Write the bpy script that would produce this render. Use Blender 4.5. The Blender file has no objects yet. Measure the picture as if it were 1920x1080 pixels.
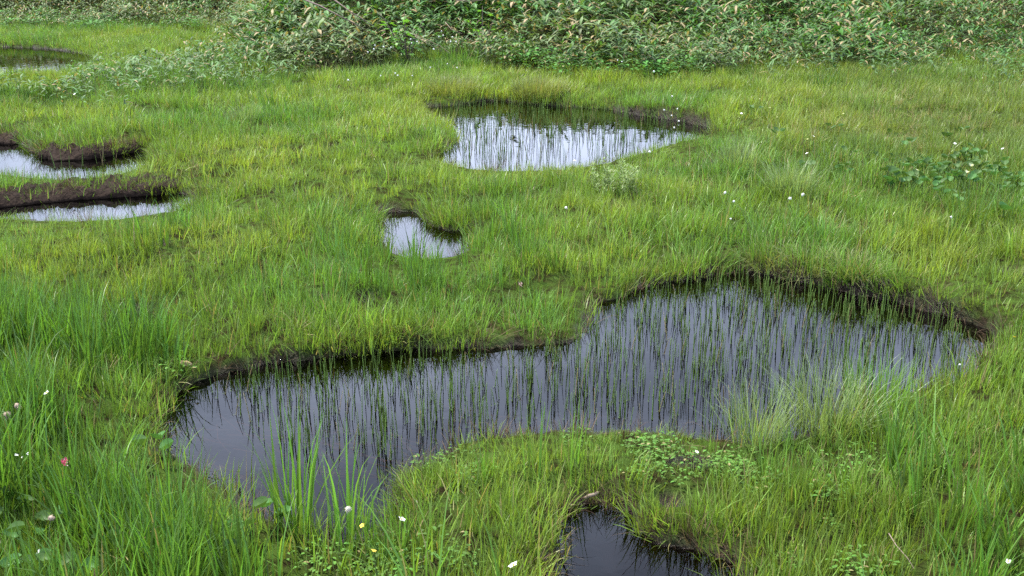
import bpy, math, random
import numpy as np

R = math.radians
rng = np.random.default_rng(7)
random.seed(7)
scn = bpy.context.scene
COL = scn.collection

# ------------------------------------------------------------------ camera
CAM_H, PITCH, FPX = 2.25, R(17.7), 2133.0
CP, SP = math.cos(PITCH), math.sin(PITCH)
cam_d = bpy.data.cameras.new('camera')
cam_d.sensor_width = 36.0
cam_d.lens = 36.0 * FPX / 1920.0
cam_d.clip_start = 0.05
cam_d.clip_end = 2000
cam = bpy.data.objects.new('camera', cam_d)
COL.objects.link(cam)
cam.location = (0, 0, CAM_H)
cam.rotation_euler = (R(90) - PITCH, 0, 0)
scn.camera = cam

# ------------------------------------------------------------------ world, sun, exposure
SUN_EL, SUN_AZ = R(64), R(-55)          # azimuth from +Y (view direction) towards +X
world = bpy.data.worlds.new('World')
scn.world = world
world.use_nodes = True
wt = world.node_tree
wt.nodes.clear()
wout = wt.nodes.new('ShaderNodeOutputWorld')
wbg = wt.nodes.new('ShaderNodeBackground')
wbg.inputs['Strength'].default_value = 0.1
sky = wt.nodes.new('ShaderNodeTexSky')
sky.sky_type = 'NISHITA'
sky.sun_disc = False
sky.sun_elevation = SUN_EL
sky.sun_rotation = SUN_AZ
sky.air_density = 1.0
sky.dust_density = 2.0
sky.ozone_density = 1.0
wtc = wt.nodes.new('ShaderNodeTexCoord')
wmap = wt.nodes.new('ShaderNodeMapping')
wmap.inputs['Scale'].default_value = (1.0, 1.0, 2.4)
wmap.inputs['Location'].default_value = (0.0, 0.0, 0.0)
wns = wt.nodes.new('ShaderNodeTexNoise')
wns.inputs['Scale'].default_value = 1.7
wns.inputs['Detail'].default_value = 7
wns.inputs['Roughness'].default_value = 0.55
wrp = wt.nodes.new('ShaderNodeValToRGB')
wrp.color_ramp.elements[0].position = 0.40
wrp.color_ramp.elements[0].color = (0.07, 0.07, 0.07, 1)
wrp.color_ramp.elements[1].position = 0.66
wrp.color_ramp.elements[1].color = (0.9, 0.9, 0.9, 1)
wmx = wt.nodes.new('ShaderNodeMix')
wmx.data_type = 'RGBA'
wmx.inputs['B'].default_value = (16.0, 18.2, 24.0, 1)
wt.links.new(wtc.outputs['Generated'], wmap.inputs['Vector'])
wt.links.new(wmap.outputs['Vector'], wns.inputs['Vector'])
wt.links.new(wns.outputs['Fac'], wrp.inputs['Fac'])
# cloud cover reduced towards the zenith, added to cut the fill light
wsx = wt.nodes.new('ShaderNodeSeparateXYZ')
wmr = wt.nodes.new('ShaderNodeMapRange')
wmr.inputs['From Min'].default_value = 0.45
wmr.inputs['From Max'].default_value = 1.0
wmr.inputs['To Min'].default_value = 1.0
wmr.inputs['To Max'].default_value = 0.4
wmu = wt.nodes.new('ShaderNodeMath'); wmu.operation = 'MULTIPLY'
wt.links.new(wtc.outputs['Generated'], wsx.inputs[0])
wt.links.new(wsx.outputs['Z'], wmr.inputs['Value'])
wt.links.new(wrp.outputs['Color'], wmu.inputs[0])
wt.links.new(wmr.outputs[0], wmu.inputs[1])
wt.links.new(wmu.outputs[0], wmx.inputs['Factor'])
wt.links.new(sky.outputs['Color'], wmx.inputs['A'])
wt.links.new(wmx.outputs['Result'], wbg.inputs['Color'])
wt.links.new(wbg.outputs['Background'], wout.inputs['Surface'])

sun_d = bpy.data.lights.new('sun', 'SUN')
sun_d.energy = 5.0
sun_d.angle = R(0.6)
sun_d.color = (1.0, 0.95, 0.87)
sun = bpy.data.objects.new('sun', sun_d)
COL.objects.link(sun)
sun.rotation_euler = (R(90) - SUN_EL, 0, math.pi - SUN_AZ)
sun.location = (0, 0, 30)

scn.view_settings.view_transform = 'Standard'
scn.view_settings.look = 'None'
scn.view_settings.gamma = 1
scn.view_settings.exposure = 1.0
scn.render.engine = 'CYCLES'
scn.cycles.use_denoising = False
scn.cycles.max_bounces = 6
scn.cycles.diffuse_bounces = 2
scn.cycles.transparent_max_bounces = 12
scn.cycles.sample_clamp_indirect = 4.0
scn.cycles.caustics_reflective = False
scn.cycles.caustics_refractive = False

# ------------------------------------------------------------------ materials
def new_mat(name):
    m = bpy.data.materials.new(name)
    m.use_nodes = True
    t = m.node_tree
    t.nodes.clear()
    return m, t, t.nodes.new('ShaderNodeOutputMaterial')

def leaf_mat(name, col, trans=0.35, rough=0.45, spec=0.35, tint=None, var=0.35, vein=False, edge=None):
    """Leaf: diffuse + gloss mixed with light passing through. tint 'INSTANCER' multiplies by the per-tuft colour."""
    m, t, out = new_mat(name)
    N, L = t.nodes.new, t.links.new
    base = N('ShaderNodeRGB')
    base.outputs[0].default_value = (*col, 1)
    c = base.outputs[0]
    if tint:
        a = N('ShaderNodeAttribute'); a.attribute_type = 'INSTANCER'; a.attribute_name = 'tint'
        mu = N('ShaderNodeMix'); mu.data_type = 'RGBA'; mu.blend_type = 'MULTIPLY'; mu.inputs['Factor'].default_value = 1
        L(c, mu.inputs['A']); L(a.outputs['Color'], mu.inputs['B'])
        c = mu.outputs['Result']
    # per-blade variation: bv (value) and dead (share of straw colour) stored on the mesh
    b = N('ShaderNodeAttribute'); b.attribute_type = 'GEOMETRY'; b.attribute_name = 'bv'
    mr = N('ShaderNodeMapRange')
    mr.inputs['To Min'].default_value = 1 - var
    mr.inputs['To Max'].default_value = 1 + var
    L(b.outputs['Fac'], mr.inputs['Value'])
    hs = N('ShaderNodeHueSaturation')
    hv = N('ShaderNodeMapRange')
    hv.inputs['To Min'].default_value = 0.485
    hv.inputs['To Max'].default_value = 0.515
    L(b.outputs['Fac'], hv.inputs['Value'])
    L(hv.outputs[0], hs.inputs['Hue'])
    L(mr.outputs[0], hs.inputs['Value'])
    L(c, hs.inputs['Color'])
    c = hs.outputs['Color']
    d = N('ShaderNodeAttribute'); d.attribute_type = 'GEOMETRY'; d.attribute_name = 'dead'
    dm = N('ShaderNodeMix'); dm.data_type = 'RGBA'
    dm.inputs['B'].default_value = (0.34, 0.25, 0.13, 1)
    L(d.outputs['Fac'], dm.inputs['Factor']); L(c, dm.inputs['A'])
    c = dm.outputs['Result']
    p = N('ShaderNodeBsdfPrincipled')
    p.inputs['Roughness'].default_value = rough
    p.inputs['Specular IOR Level'].default_value = spec
    L(c, p.inputs['Base Color'])
    tr = N('ShaderNodeBsdfTranslucent')
    ty = N('ShaderNodeMix'); ty.data_type = 'RGBA'; ty.blend_type = 'MULTIPLY'; ty.inputs['Factor'].default_value = 1
    ty.inputs['B'].default_value = (1.25, 1.25, 0.55, 1)
    L(c, ty.inputs['A']); L(ty.outputs['Result'], tr.inputs['Color'])
    mx = N('ShaderNodeMixShader'); mx.inputs[0].default_value = trans
    L(p.outputs[0], mx.inputs[1]); L(tr.outputs[0], mx.inputs[2]); L(mx.outputs[0], out.inputs['Surface'])
    return m

def plain_mat(name, col, rough=0.6, spec=0.3, col2=None, scale=30.0, bump=0.0, detail=6):
    m, t, out = new_mat(name)
    N, L = t.nodes.new, t.links.new
    p = N('ShaderNodeBsdfPrincipled')
    p.inputs['Roughness'].default_value = rough
    p.inputs['Specular IOR Level'].default_value = spec
    tc = N('ShaderNodeTexCoord')
    ns = N('ShaderNodeTexNoise'); ns.inputs['Scale'].default_value = scale; ns.inputs['Detail'].default_value = detail
    L(tc.outputs['Object'], ns.inputs['Vector'])
    mx = N('ShaderNodeMix'); mx.data_type = 'RGBA'
    mx.inputs['A'].default_value = (*col, 1)
    mx.inputs['B'].default_value = (*(col2 or [c * 0.6 for c in col]), 1)
    L(ns.outputs['Fac'], mx.inputs['Factor']); L(mx.outputs['Result'], p.inputs['Base Color'])
    if bump:
        bp = N('ShaderNodeBump'); bp.inputs['Strength'].default_value = bump; bp.inputs['Distance'].default_value = 0.02
        L(ns.outputs['Fac'], bp.inputs['Height']); L(bp.outputs[0], p.inputs['Normal'])
    L(p.outputs[0], out.inputs['Surface'])
    return m

def ground_mat():
    """Moss and leaf litter, turning to wet peat where the mesh attribute 'peat' says so."""
    m, t, out = new_mat('bog_ground')
    N, L = t.nodes.new, t.links.new
    p = N('ShaderNodeBsdfPrincipled')
    tc = N('ShaderNodeTexCoord')
    n1 = N('ShaderNodeTexNoise'); n1.inputs['Scale'].default_value = 14; n1.inputs['Detail'].default_value = 8
    n2 = N('ShaderNodeTexNoise'); n2.inputs['Scale'].default_value = 60; n2.inputs['Detail'].default_value = 8; n2.inputs['Roughness'].default_value = 0.7
    L(tc.outputs['Object'], n1.inputs['Vector']); L(tc.outputs['Object'], n2.inputs['Vector'])
    r1 = N('ShaderNodeValToRGB')
    e = r1.color_ramp.elements
    e[0].position = 0.36; e[0].color = (0.026, 0.022, 0.010, 1)
    e[1].position = 0.62; e[1].color = (0.055, 0.095, 0.018, 1)
    L(n1.outputs['Fac'], r1.inputs['Fac'])
    r2 = N('ShaderNodeValToRGB')
    e = r2.color_ramp.elements
    e[0].position = 0.36; e[0].color = (0.007, 0.005, 0.004, 1)
    e[1].position = 0.72; e[1].color = (0.050, 0.031, 0.021, 1)
    L(n2.outputs['Fac'], r2.inputs['Fac'])
    a = N('ShaderNodeAttribute'); a.attribute_name = 'peat'
    mx = N('ShaderNodeMix'); mx.data_type = 'RGBA'
    L(a.outputs['Fac'], mx.inputs['Factor']); L(r1.outputs['Color'], mx.inputs['A']); L(r2.outputs['Color'], mx.inputs['B'])
    al = N('ShaderNodeAttribute'); al.attribute_name = 'litter'
    r3 = N('ShaderNodeValToRGB')
    e = r3.color_ramp.elements
    e[0].position = 0.35; e[0].color = (0.016, 0.020, 0.008, 1)
    e[1].position = 0.70; e[1].color = (0.045, 0.040, 0.020, 1)
    L(n1.outputs['Fac'], r3.inputs['Fac'])
    mx2 = N('ShaderNodeMix'); mx2.data_type = 'RGBA'
    L(al.outputs['Fac'], mx2.inputs['Factor']); L(mx.outputs['Result'], mx2.inputs['A']); L(r3.outputs['Color'], mx2.inputs['B'])
    L(mx2.outputs['Result'], p.inputs['Base Color'])
    rr = N('ShaderNodeMapRange'); rr.inputs['To Min'].default_value = 0.75; rr.inputs['To Max'].default_value = 0.30
    L(a.outputs['Fac'], rr.inputs['Value']); L(rr.outputs[0], p.inputs['Roughness'])
    sp = N('ShaderNodeMath'); sp.operation = 'MULTIPLY'; sp.inputs[1].default_value = 0.3
    L(a.outputs['Fac'], sp.inputs[0]); L(sp.outputs[0], p.inputs['Specular IOR Level'])
    bp = N('ShaderNodeBump'); bp.inputs['Strength'].default_value = 0.9; bp.inputs['Distance'].default_value = 0.03
    L(n2.outputs['Fac'], bp.inputs['Height']); L(bp.outputs[0], p.inputs['Normal'])
    L(p.outputs[0], out.inputs['Surface'])
    return m

def water_mat():
    m, t, out = new_mat('bog_water')
    N, L = t.nodes.new, t.links.new
    fr = N('ShaderNodeFresnel'); fr.inputs['IOR'].default_value = 1.333
    gl = N('ShaderNodeBsdfGlossy'); gl.inputs['Roughness'].default_value = 0.012
    tr = N('ShaderNodeBsdfTransparent'); tr.inputs['Color'].default_value = (0.26, 0.18, 0.135, 1)
    tc = N('ShaderNodeTexCoord')
    ns = N('ShaderNodeTexNoise'); ns.inputs['Scale'].default_value = 5; ns.inputs['Detail'].default_value = 3
    L(tc.outputs['Object'], ns.inputs['Vector'])
    bp = N('ShaderNodeBump'); bp.inputs['Strength'].default_value = 0.05; bp.inputs['Distance'].default_value = 0.02
    L(ns.outputs['Fac'], bp.inputs['Height'])
    L(bp.outputs[0], gl.inputs['Normal'])
    mx = N('ShaderNodeMixShader')
    L(fr.outputs[0], mx.inputs[0]); L(tr.outputs[0], mx.inputs[1]); L(gl.outputs[0], mx.inputs[2])
    L(mx.outputs[0], out.inputs['Surface'])
    return m

# ------------------------------------------------------------------ noise, pixel rays, outlines
_P = rng.random((256, 256))
def vnoise(x, y):
    xi, yi = np.floor(x).astype(int), np.floor(y).astype(int)
    fx, fy = x - xi, y - yi
    fx, fy = fx * fx * (3 - 2 * fx), fy * fy * (3 - 2 * fy)
    g = lambda a, b: _P[a & 255, b & 255]
    return (g(xi, yi) * (1 - fx) + g(xi + 1, yi) * fx) * (1 - fy) + (g(xi, yi + 1) * (1 - fx) + g(xi + 1, yi + 1) * fx) * fy

def fbm(x, y, o=4, seed=0):
    x = np.asarray(x, float); y = np.asarray(y, float)
    v, a, s = 0.0, 0.5, 0.0
    for k in range(o):
        v = v + a * vnoise(x + 17.3 * k + seed * 7.7, y + 9.1 * k - seed * 3.3)
        s += a; a *= 0.5; x = x * 2.03; y = y * 2.03
    return v / s * 2 - 1

def flat(u, v, z=0.0):
    """the point of the bog plane at height z that the photograph shows at (u, v)"""
    u = np.asarray(u, float); v = np.asarray(v, float)
    a, b = (u - 960) / FPX, (540 - v) / FPX
    t = (CAM_H - z) / (SP - b * CP)
    return a * t, (CP + b * SP) * t

def smooth(p, n=2):
    p = np.asarray(p, float)
    for _ in range(n):
        q = np.roll(p, -1, 0)
        p = np.stack([p * 0.75 + q * 0.25, p * 0.25 + q * 0.75], 1).reshape(-1, 2)
    return p

def sdf(px, py, poly):
    """signed distance to a closed outline, negative inside"""
    d2 = np.full(px.shape, 1e9)
    inside = np.zeros(px.shape, bool)
    n = len(poly)
    for i in range(n):
        ax, ay = poly[i]; bx, by = poly[(i + 1) % n]
        ex, ey = bx - ax, by - ay
        wx, wy = px - ax, py - ay
        t = np.clip((wx * ex + wy * ey) / (ex * ex + ey * ey + 1e-12), 0, 1)
        d2 = np.minimum(d2, (wx - ex * t) ** 2 + (wy - ey * t) ** 2)
        c = (ay > py) != (by > py)
        with np.errstate(divide='ignore', invalid='ignore'):
            xi = ax + (py - ay) * ex / (ey if ey else 1e-12)
        inside ^= c & (px < xi)
    d = np.sqrt(d2)
    return np.where(inside, -d, d)

PX = {
 'main': [(298,790),(312,756),(340,734),(400,706),(470,690),(560,676),(640,672),(720,660),(800,655),(900,652),(1000,649),(1060,643),
          (1096,627),(1112,602),(1104,580),(1116,566),(1160,561),(1200,542),(1260,528),(1330,520),(1372,507),(1410,512),(1500,528),(1580,548),
          (1650,560),(1720,580),(1800,600),(1852,618),(1862,650),(1850,690),(1760,725),(1660,755),(1560,800),(1470,825),(1400,835),(1330,822),
          (1200,805),(1050,808),(930,815),(880,830),(810,858),(755,880),(740,895),(752,920),(752,960),(735,1000),(660,1010),(590,1005),
          (530,985),(490,955),(440,925),(390,895),(340,862),(300,835)],
 'far':  [(774,198),(850,200),(925,186),(1000,196),(1080,201),(1150,206),(1200,217),(1260,225),(1320,236),(1342,247),(1335,260),(1260,274),
          (1185,298),(1100,314),(1000,322),(900,320),(822,306),(806,294),(830,281),(856,270),(860,258),(840,242),(806,224)],
 'small':[(712,402),(735,396),(785,398),(802,420),(832,432),(872,434),(896,452),(876,478),(800,488),(735,478),(708,446)],
 'leftup':[(-260,266),(0,262),(42,268),(70,290),(120,297),(200,294),(250,284),(290,281),(285,312),(230,330),(130,338),(60,334),(-60,322),(-260,315)],
 'leftlow':[(-200,385),(0,383),(100,374),(200,368),(300,363),(348,363),(374,374),(345,396),(260,408),(180,416),(90,416),(0,408),(-200,408)],
 'top':  [(-140,86),(0,88),(80,91),(130,96),(184,106),(188,132),(95,144),(0,138),(-140,120)],
 'front':[(1062,960),(1105,944),(1155,950),(1196,980),(1206,1012),(1270,1028),(1345,1042),(1392,1085),(1380,1150),(1270,1230),(1100,1230),(1005,1150),
          (1022,1085),(1044,1035),(1046,990)],
 'hollow':[(196,592),(250,585),(300,596),(312,610),(290,632),(240,640),(200,626)],
}
POND = {k: smooth(np.stack(flat([p[0] for p in v], [p[1] for p in v]), 1), 2) for k, v in PX.items()}

HOLLOWS = [(510,517,70,10),(545,412,40,8),(690,552,34,9),(1445,330,70,14),(1330,300,30,10),(1165,378,34,16),(600,560,30,8),(1545,405,60,10),
           (885,415,34,14),(1300,830,70,10),(1900,505,50,22),(300,470,30,7),(60,440,60,8),(1680,260,60,8),(955,695,1,1),(80,188,30,6),
           (1385,292,36,10),(1150,900,60,14),(1260,905,40,10),(1640,900,50,12),(1000,1040,30,14),(830,255,24,8)]
_hx, _hy = flat([h[0] for h in HOLLOWS], [h[1] for h in HOLLOWS], 0.1)
_hx2, _ = flat([h[0] + h[2] for h in HOLLOWS], [h[1] for h in HOLLOWS], 0.1)
_, _hy2 = flat([h[0] for h in HOLLOWS], [h[1] - h[3] for h in HOLLOWS], 0.1)
HOL = list(zip(_hx, _hy, (_hx2 - _hx) * 0.6, np.maximum(0.06, (_hy2 - _hy) * 0.6)))

def hollow_mask(x, y):
    m = np.zeros(x.shape)
    for hx, hy, rx, ry in HOL:
        m = np.maximum(m, np.clip(1.35 - np.hypot((x - hx) / rx, (y - hy) / ry), 0, 1))
    return m

# foot of the bamboo bank, as a function of x
_bu = np.array([-900,-300,0,200,380,440,560,640,720,800,880,980,1060,1180,1290,1400,1480,1560,1650,1750,1920,2400,3000])
_bv = np.array([36,36,36,38,42,70,136,126,112,100,102,118,132,126,126,116,110,118,112,104,94,88,88])
_bx, _by = flat(_bu, _bv + 15, 0.12)
_o = np.argsort(_bx)
_bx, _by = _bx[_o], _by[_o]
def bank_y(x):
    return np.interp(x, _bx, _by)

GZ = {}
def ground_z(x, y, full=False):
    x = np.asarray(x, float); y = np.asarray(y, float)
    sh = x.shape
    x = x.ravel(); y = y.ravel()
    near = np.full(x.shape, 1e3)
    ahead = np.full(x.shape, 1e3)
    for poly in POND.values():
        lo, hi = poly.min(0) - 1.2, poly.max(0) + 1.2
        k = (x > lo[0]) & (x < hi[0]) & (y > lo[1]) & (y < hi[1])
        if k.any():
            near[k] = np.minimum(near[k], sdf(x[k], y[k], poly))
            ahead[k] = np.minimum(ahead[k], sdf(x[k], y[k] + 0.12, poly))
    front = np.clip((near - ahead) / 0.12, 0, 1) * np.clip(1.3 - near / 0.9, 0, 1)      # low shelving shore on the near side of a pond
    jag = 0.034 * fbm(x * 5, y * 5, 3, 1) + 0.026 * fbm(x * 17, y * 17, 2, 2)
    d = near + jag * np.clip(1 - np.abs(near) / 0.5, 0, 1)
    rise = np.clip(d / (0.06 + 0.04 * fbm(x * 3, y * 3, 2, 9)), 0, 1); rise = rise * rise * (3 - 2 * rise)
    hum = 0.05 * fbm(x * 0.9, y * 0.9, 3, 3) + 0.075 * fbm(x * 2.7, y * 2.7, 3, 4)
    bank = 0.042 + 0.045 * fbm(x * 1.2, y * 1.2, 2, 14) + 0.075 * np.clip((x - 1.0) / 0.8, 0, 1)
    k = np.clip(d / 0.5, 0, 1)
    top = bank * (1 - k) + 0.10 * k + hum * np.clip(d / 0.35, 0.25, 1) + 0.016 * fbm(x * 14, y * 14, 2, 5)
    top = np.maximum(top * (1 - 0.72 * front), 0.012)
    hm = hollow_mask(x, y)
    top = np.maximum(top - 0.085 * hm, 0.01)
    z_out = top * rise
    dep = np.clip(-d / 0.30, 0, 1)
    z_in = -0.012 - 0.02 * np.clip(-d / 0.03, 0, 1) - 0.30 * dep ** 0.8 + 0.012 * fbm(x * 9, y * 9, 2, 6)
    z_in = np.minimum(z_in, -0.004)
    z = np.where(d > 0, np.maximum(z_out, 0.004), z_in)
    t = y - bank_y(x)
    s = np.where(t > 0, t * t / (np.abs(t) + 1.0), 0.0)
    z = z + 0.13 * np.minimum(s, 30) + 0.10 * np.clip(t / 3, 0, 1) * fbm(x * 0.5, y * 0.5, 3, 8)
    if full:
        peat = np.clip(1 - (d - 0.005 - 0.05 * fbm(x * 4, y * 4, 2, 15)) / 0.05, 0, 1)
        peat = np.maximum(peat, np.clip(hm * 1.6, 0, 1))
        GZ['litter'] = np.clip((y - bank_y(x)) / 0.6, 0, 1).reshape(sh)      # litter under the bamboo, its colour darkened for the shaded gaps
        GZ['front'] = front.reshape(sh)
        return z.reshape(sh), d.reshape(sh), peat.reshape(sh), hm.reshape(sh)
    return z.reshape(sh)

def hit(u, v, dz=0.0):
    """first point on the ray through (u, v) that is dz above the ground"""
    a, b = (u - 960) / FPX, (540 - v) / FPX
    t = np.linspace(2.0, 60, 3000)
    x, y, z = a * t, (CP + b * SP) * t, CAM_H + (-SP + b * CP) * t
    g = ground_z(x, y) + dz
    i = int(np.argmax(z <= g)) if (z <= g).any() else len(t) - 1
    return float(x[i]), float(y[i])

def depth_of(x, y, z):
    return y * CP + (CAM_H - z) * SP

def project(x, y, z):
    zc = y * CP - (z - CAM_H) * SP
    return 960 + FPX * x / zc, 540 - FPX * (y * SP + (z - CAM_H) * CP) / zc

# ------------------------------------------------------------------ mesh helpers
class MB:
    def __init__(self):
        self.v, self.f, self.bv, self.dead = [], [], [], []
    def add(self, vs, fs, bv=0.5, dead=0.0):
        o = len(self.v)
        self.v += [tuple(map(float, p)) for p in vs]
        self.f += [tuple(i + o for i in f) for f in fs]
        self.bv += [bv] * len(vs)
        self.dead += [dead] * len(vs)
    def mesh(self, name, mat, shade=True):
        me = bpy.data.meshes.new(name)
        me.from_pydata(self.v, [], self.f)
        a = me.attributes.new('bv', 'FLOAT', 'POINT'); a.data.foreach_set('value', self.bv)
        a = me.attributes.new('dead', 'FLOAT', 'POINT'); a.data.foreach_set('value', self.dead)
        me.materials.append(mat)
        if shade:
            me.polygons.foreach_set('use_smooth', [True] * len(me.polygons))
        me.update()
        return me
    def blade(self, x, y, az, lean, length, width, curve, n=4, z0=-0.02, bv=0.5, dead=0.0, twist=0.0, taper=1.7):
        ca, sa = math.cos(az), math.sin(az)
        px, pz = 0.0, z0
        vs, fs = [], []
        for i in range(n + 1):
            t = i / n
            w = width * 0.5 * (1 - t ** taper) * (0.7 + 0.3 * min(1, t * 3))
            ta = az + math.pi / 2 + twist * t
            ox, oy = math.cos(ta) * w, math.sin(ta) * w
            cx, cy = x + ca * px, y + sa * px
            if i < n:
                vs += [(cx - ox, cy - oy, pz), (cx + ox, cy + oy, pz)]
            else:
                vs += [(cx, cy, pz)]
            th = lean + curve * t * t
            px += math.sin(th) * length / n
            pz += math.cos(th) * length / n
        for i in range(n - 1):
            fs.append((2 * i, 2 * i + 1, 2 * i + 3, 2 * i + 2))
        fs.append((2 * n - 2, 2 * n - 1, 2 * n))
        self.add(vs, fs, bv, dead)
    def leaf(self, base, az, pitch, length, width, droop=0.6, n=4, fold=0.25, bv=0.5, dead=0.0, wide=0.4):
        """lance-shaped leaf with a folded midrib"""
        ca, sa = math.cos(az), math.sin(az)
        sx, sy = -sa, ca
        p = [base[0], base[1], base[2]]
        vs, fs = [], []
        for i in range(n + 1):
            t = i / n
            w = width * 0.5 * (math.sin(math.pi * min(1, t / (2 * wide))) if t < wide else math.cos(math.pi / 2 * ((t - wide) / (1 - wide))) ** 0.8)
            w = max(w, width * 0.03)
            up = w * fold
            vs += [(p[0] - sx * w, p[1] - sy * w, p[2] + up), tuple(p), (p[0] + sx * w, p[1] + sy * w, p[2] + up)]
            th = pitch - droop * t
            p = [p[0] + ca * math.cos(th) * length / n, p[1] + sa * math.cos(th) * length / n, p[2] + math.sin(th) * length / n]
        for i in range(n):
            a = 3 * i
            fs += [(a, a + 1, a + 4, a + 3), (a + 1, a + 2, a + 5, a + 4)]
        self.add(vs, fs, bv, dead)
    def tube(self, pts, rad, n=5, bv=0.5, dead=0.0, cap=True):
        pts = [np.array(p, float) for p in pts]
        rad = rad if isinstance(rad, (list, tuple)) else [rad] * len(pts)
        vs, fs = [], []
        for i, p in enumerate(pts):
            d = pts[min(i + 1, len(pts) - 1)] - pts[max(i - 1, 0)]
            d = d / (np.linalg.norm(d) + 1e-9)
            u = np.cross(d, (0.31, 0.9, 0.2)); u /= np.linalg.norm(u) + 1e-9
            w = np.cross(d, u)
            for k in range(n):
                a = 2 * math.pi * k / n
                vs.append(p + (u * math.cos(a) + w * math.sin(a)) * rad[i])
        for i in range(len(pts) - 1):
            for k in range(n):
                k2 = (k + 1) % n
                fs.append((i * n + k, i * n + k2, (i + 1) * n + k2, (i + 1) * n + k))
        if cap:
            fs.append(tuple(range(n))[::-1]); fs.append(tuple(range((len(pts) - 1) * n, len(pts) * n)))
        self.add(vs, fs, bv, dead)
    def disc_leaf(self, c, az, tilt, r, cup=0.25, notch=0.5, n=11, bv=0.5, wavy=0.0):
        """round leaf with a notch at the stalk"""
        ca, sa = math.cos(az), math.sin(az)
        vs, fs = [(0, 0, 0)], []
        for ring in (0.55, 1.0):
            for i in range(n):
                a = notch * 0.5 + (2 * math.pi - notch) * i / (n - 1)
                q = r * ring * (1 + 0.08 * math.cos(2 * a)) * (1 + wavy * (1 if i % 2 else -1) * (ring == 1.0))
                vs.append((math.cos(a + math.pi) * q * -1, math.sin(a + math.pi) * q, cup * r * ring * ring * (0.6 + 0.6 * abs(math.sin(a)))))
        for i in range(n - 1):
            fs.append((0, 1 + i, 2 + i))
            fs.append((1 + i, 1 + n + i, 2 + n + i, 2 + i))
        ct, st = math.cos(tilt), math.sin(tilt)
        w = []
        for x, y, z in vs:
            x, z = x * ct + z * st, -x * st + z * ct
            w.append((c[0] + x * ca - y * sa, c[1] + x * sa + y * ca, c[2] + z))
        self.add(w, fs, bv)

def link(name, me, parent=None, loc=None, rot=None, scale=None):
    o = bpy.data.objects.new(name, me)
    COL.objects.link(o)
    if parent:
        o.parent = parent
    if loc is not None: o.location = loc
    if rot is not None: o.rotation_euler = rot
    if scale is not None: o.scale = (scale,) * 3 if np.isscalar(scale) else scale
    return o

def tag(o, label, cat=None, group=None, kind=None):
    o['label'] = label
    if cat: o['category'] = cat
    if group: o['group'] = group
    if kind or cat: o['kind'] = kind or 'thing'
    return o

def U(a, b):
    return random.uniform(a, b)

# ------------------------------------------------------------------ the setting: ground sheet and ponds
M_GROUND, M_WATER = ground_mat(), water_mat()

def build_ground():
    s = np.concatenate([-np.geomspace(5, 0.62, 26)[:-1], np.linspace(-0.62, 0.62, 520), np.geomspace(0.62, 5, 26)[1:]])
    d = np.concatenate([np.linspace(-60, 1.5, 24)[:-1], np.linspace(1.5, 2.6, 20)[:-1], np.geomspace(2.6, 30, 560), np.geomspace(30, 500, 40)[1:]])
    S, D = np.meshgrid(s, d)
    W = np.sqrt(D * D + 3.0) * 1.02
    X, Y = S * W, D
    Z, dist, peat, hm = ground_z(X, Y, True)
    nr, nc = X.shape
    me = bpy.data.meshes.new('ground')
    co = np.stack([X, Y, Z], -1).reshape(-1, 3).astype(np.float32)
    i = np.arange(nr * nc).reshape(nr, nc)
    q = np.stack([i[:-1, :-1], i[:-1, 1:], i[1:, 1:], i[1:, :-1]], -1).reshape(-1, 4)
    me.vertices.add(len(co)); me.vertices.foreach_set('co', co.ravel())
    me.loops.add(q.size); me.loops.foreach_set('vertex_index', q.ravel().astype(np.int32))
    me.polygons.add(len(q)); me.polygons.foreach_set('loop_start', np.arange(0, q.size, 4, dtype=np.int32))
    me.polygons.foreach_set('use_smooth', np.ones(len(q), bool))
    a = me.attributes.new('peat', 'FLOAT', 'POINT'); a.data.foreach_set('value', peat.ravel().astype(np.float32))
    a = me.attributes.new('litter', 'FLOAT', 'POINT'); a.data.foreach_set('value', GZ['litter'].ravel().astype(np.float32))
    me.update(); me.validate()
    me.materials.append(M_GROUND)
    o = link('ground', me)
    tag(o, 'dark peat and moss ground of the bog under the grass', kind='structure')
    return o
build_ground()

WLAB = {'main': 'large dark winding pond full of horsetail stems', 'far': 'pale reflecting pond below the bamboo bank',
        'small': 'little bright pool in the middle of the meadow', 'leftup': 'narrow pond behind the lower of two peat mounds',
        'leftlow': 'narrow pond in front of the long peat mound', 'top': 'far small pond before the bamboo slope',
        'front': 'dark pool at the bottom edge among grass', 'hollow': 'tiny hidden puddle among tall green blades'}
for k, poly in POND.items():
    nx = np.roll(poly, -1, 0) - np.roll(poly, 1, 0)
    nr_ = np.stack([nx[:, 1], -nx[:, 0]], 1)
    nr_ /= np.linalg.norm(nr_, axis=1)[:, None] + 1e-9
    test = poly + nr_ * 0.02
    sgn = np.where(sdf(test[:, 0], test[:, 1], poly) > 0, 1, -1)[:, None]
    out = poly + nr_ * sgn * 0.05
    me = bpy.data.meshes.new('pond_water')
    me.from_pydata([(p[0], p[1], 0.0) for p in out], [], [tuple(range(len(out)))])
    me.update()
    if me.polygons[0].normal.z < 0:
        me.flip_normals()
    me.materials.append(M_WATER)
    tag(link('pond_water', me), WLAB[k], kind='structure')

# ------------------------------------------------------------------ instanced stuff
def proto_collection(name, meshes):
    c = bpy.data.collections.new(name)
    for i, me in enumerate(meshes):
        c.objects.link(bpy.data.objects.new('%s_%02d' % (name, i), me))
    return c

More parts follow.
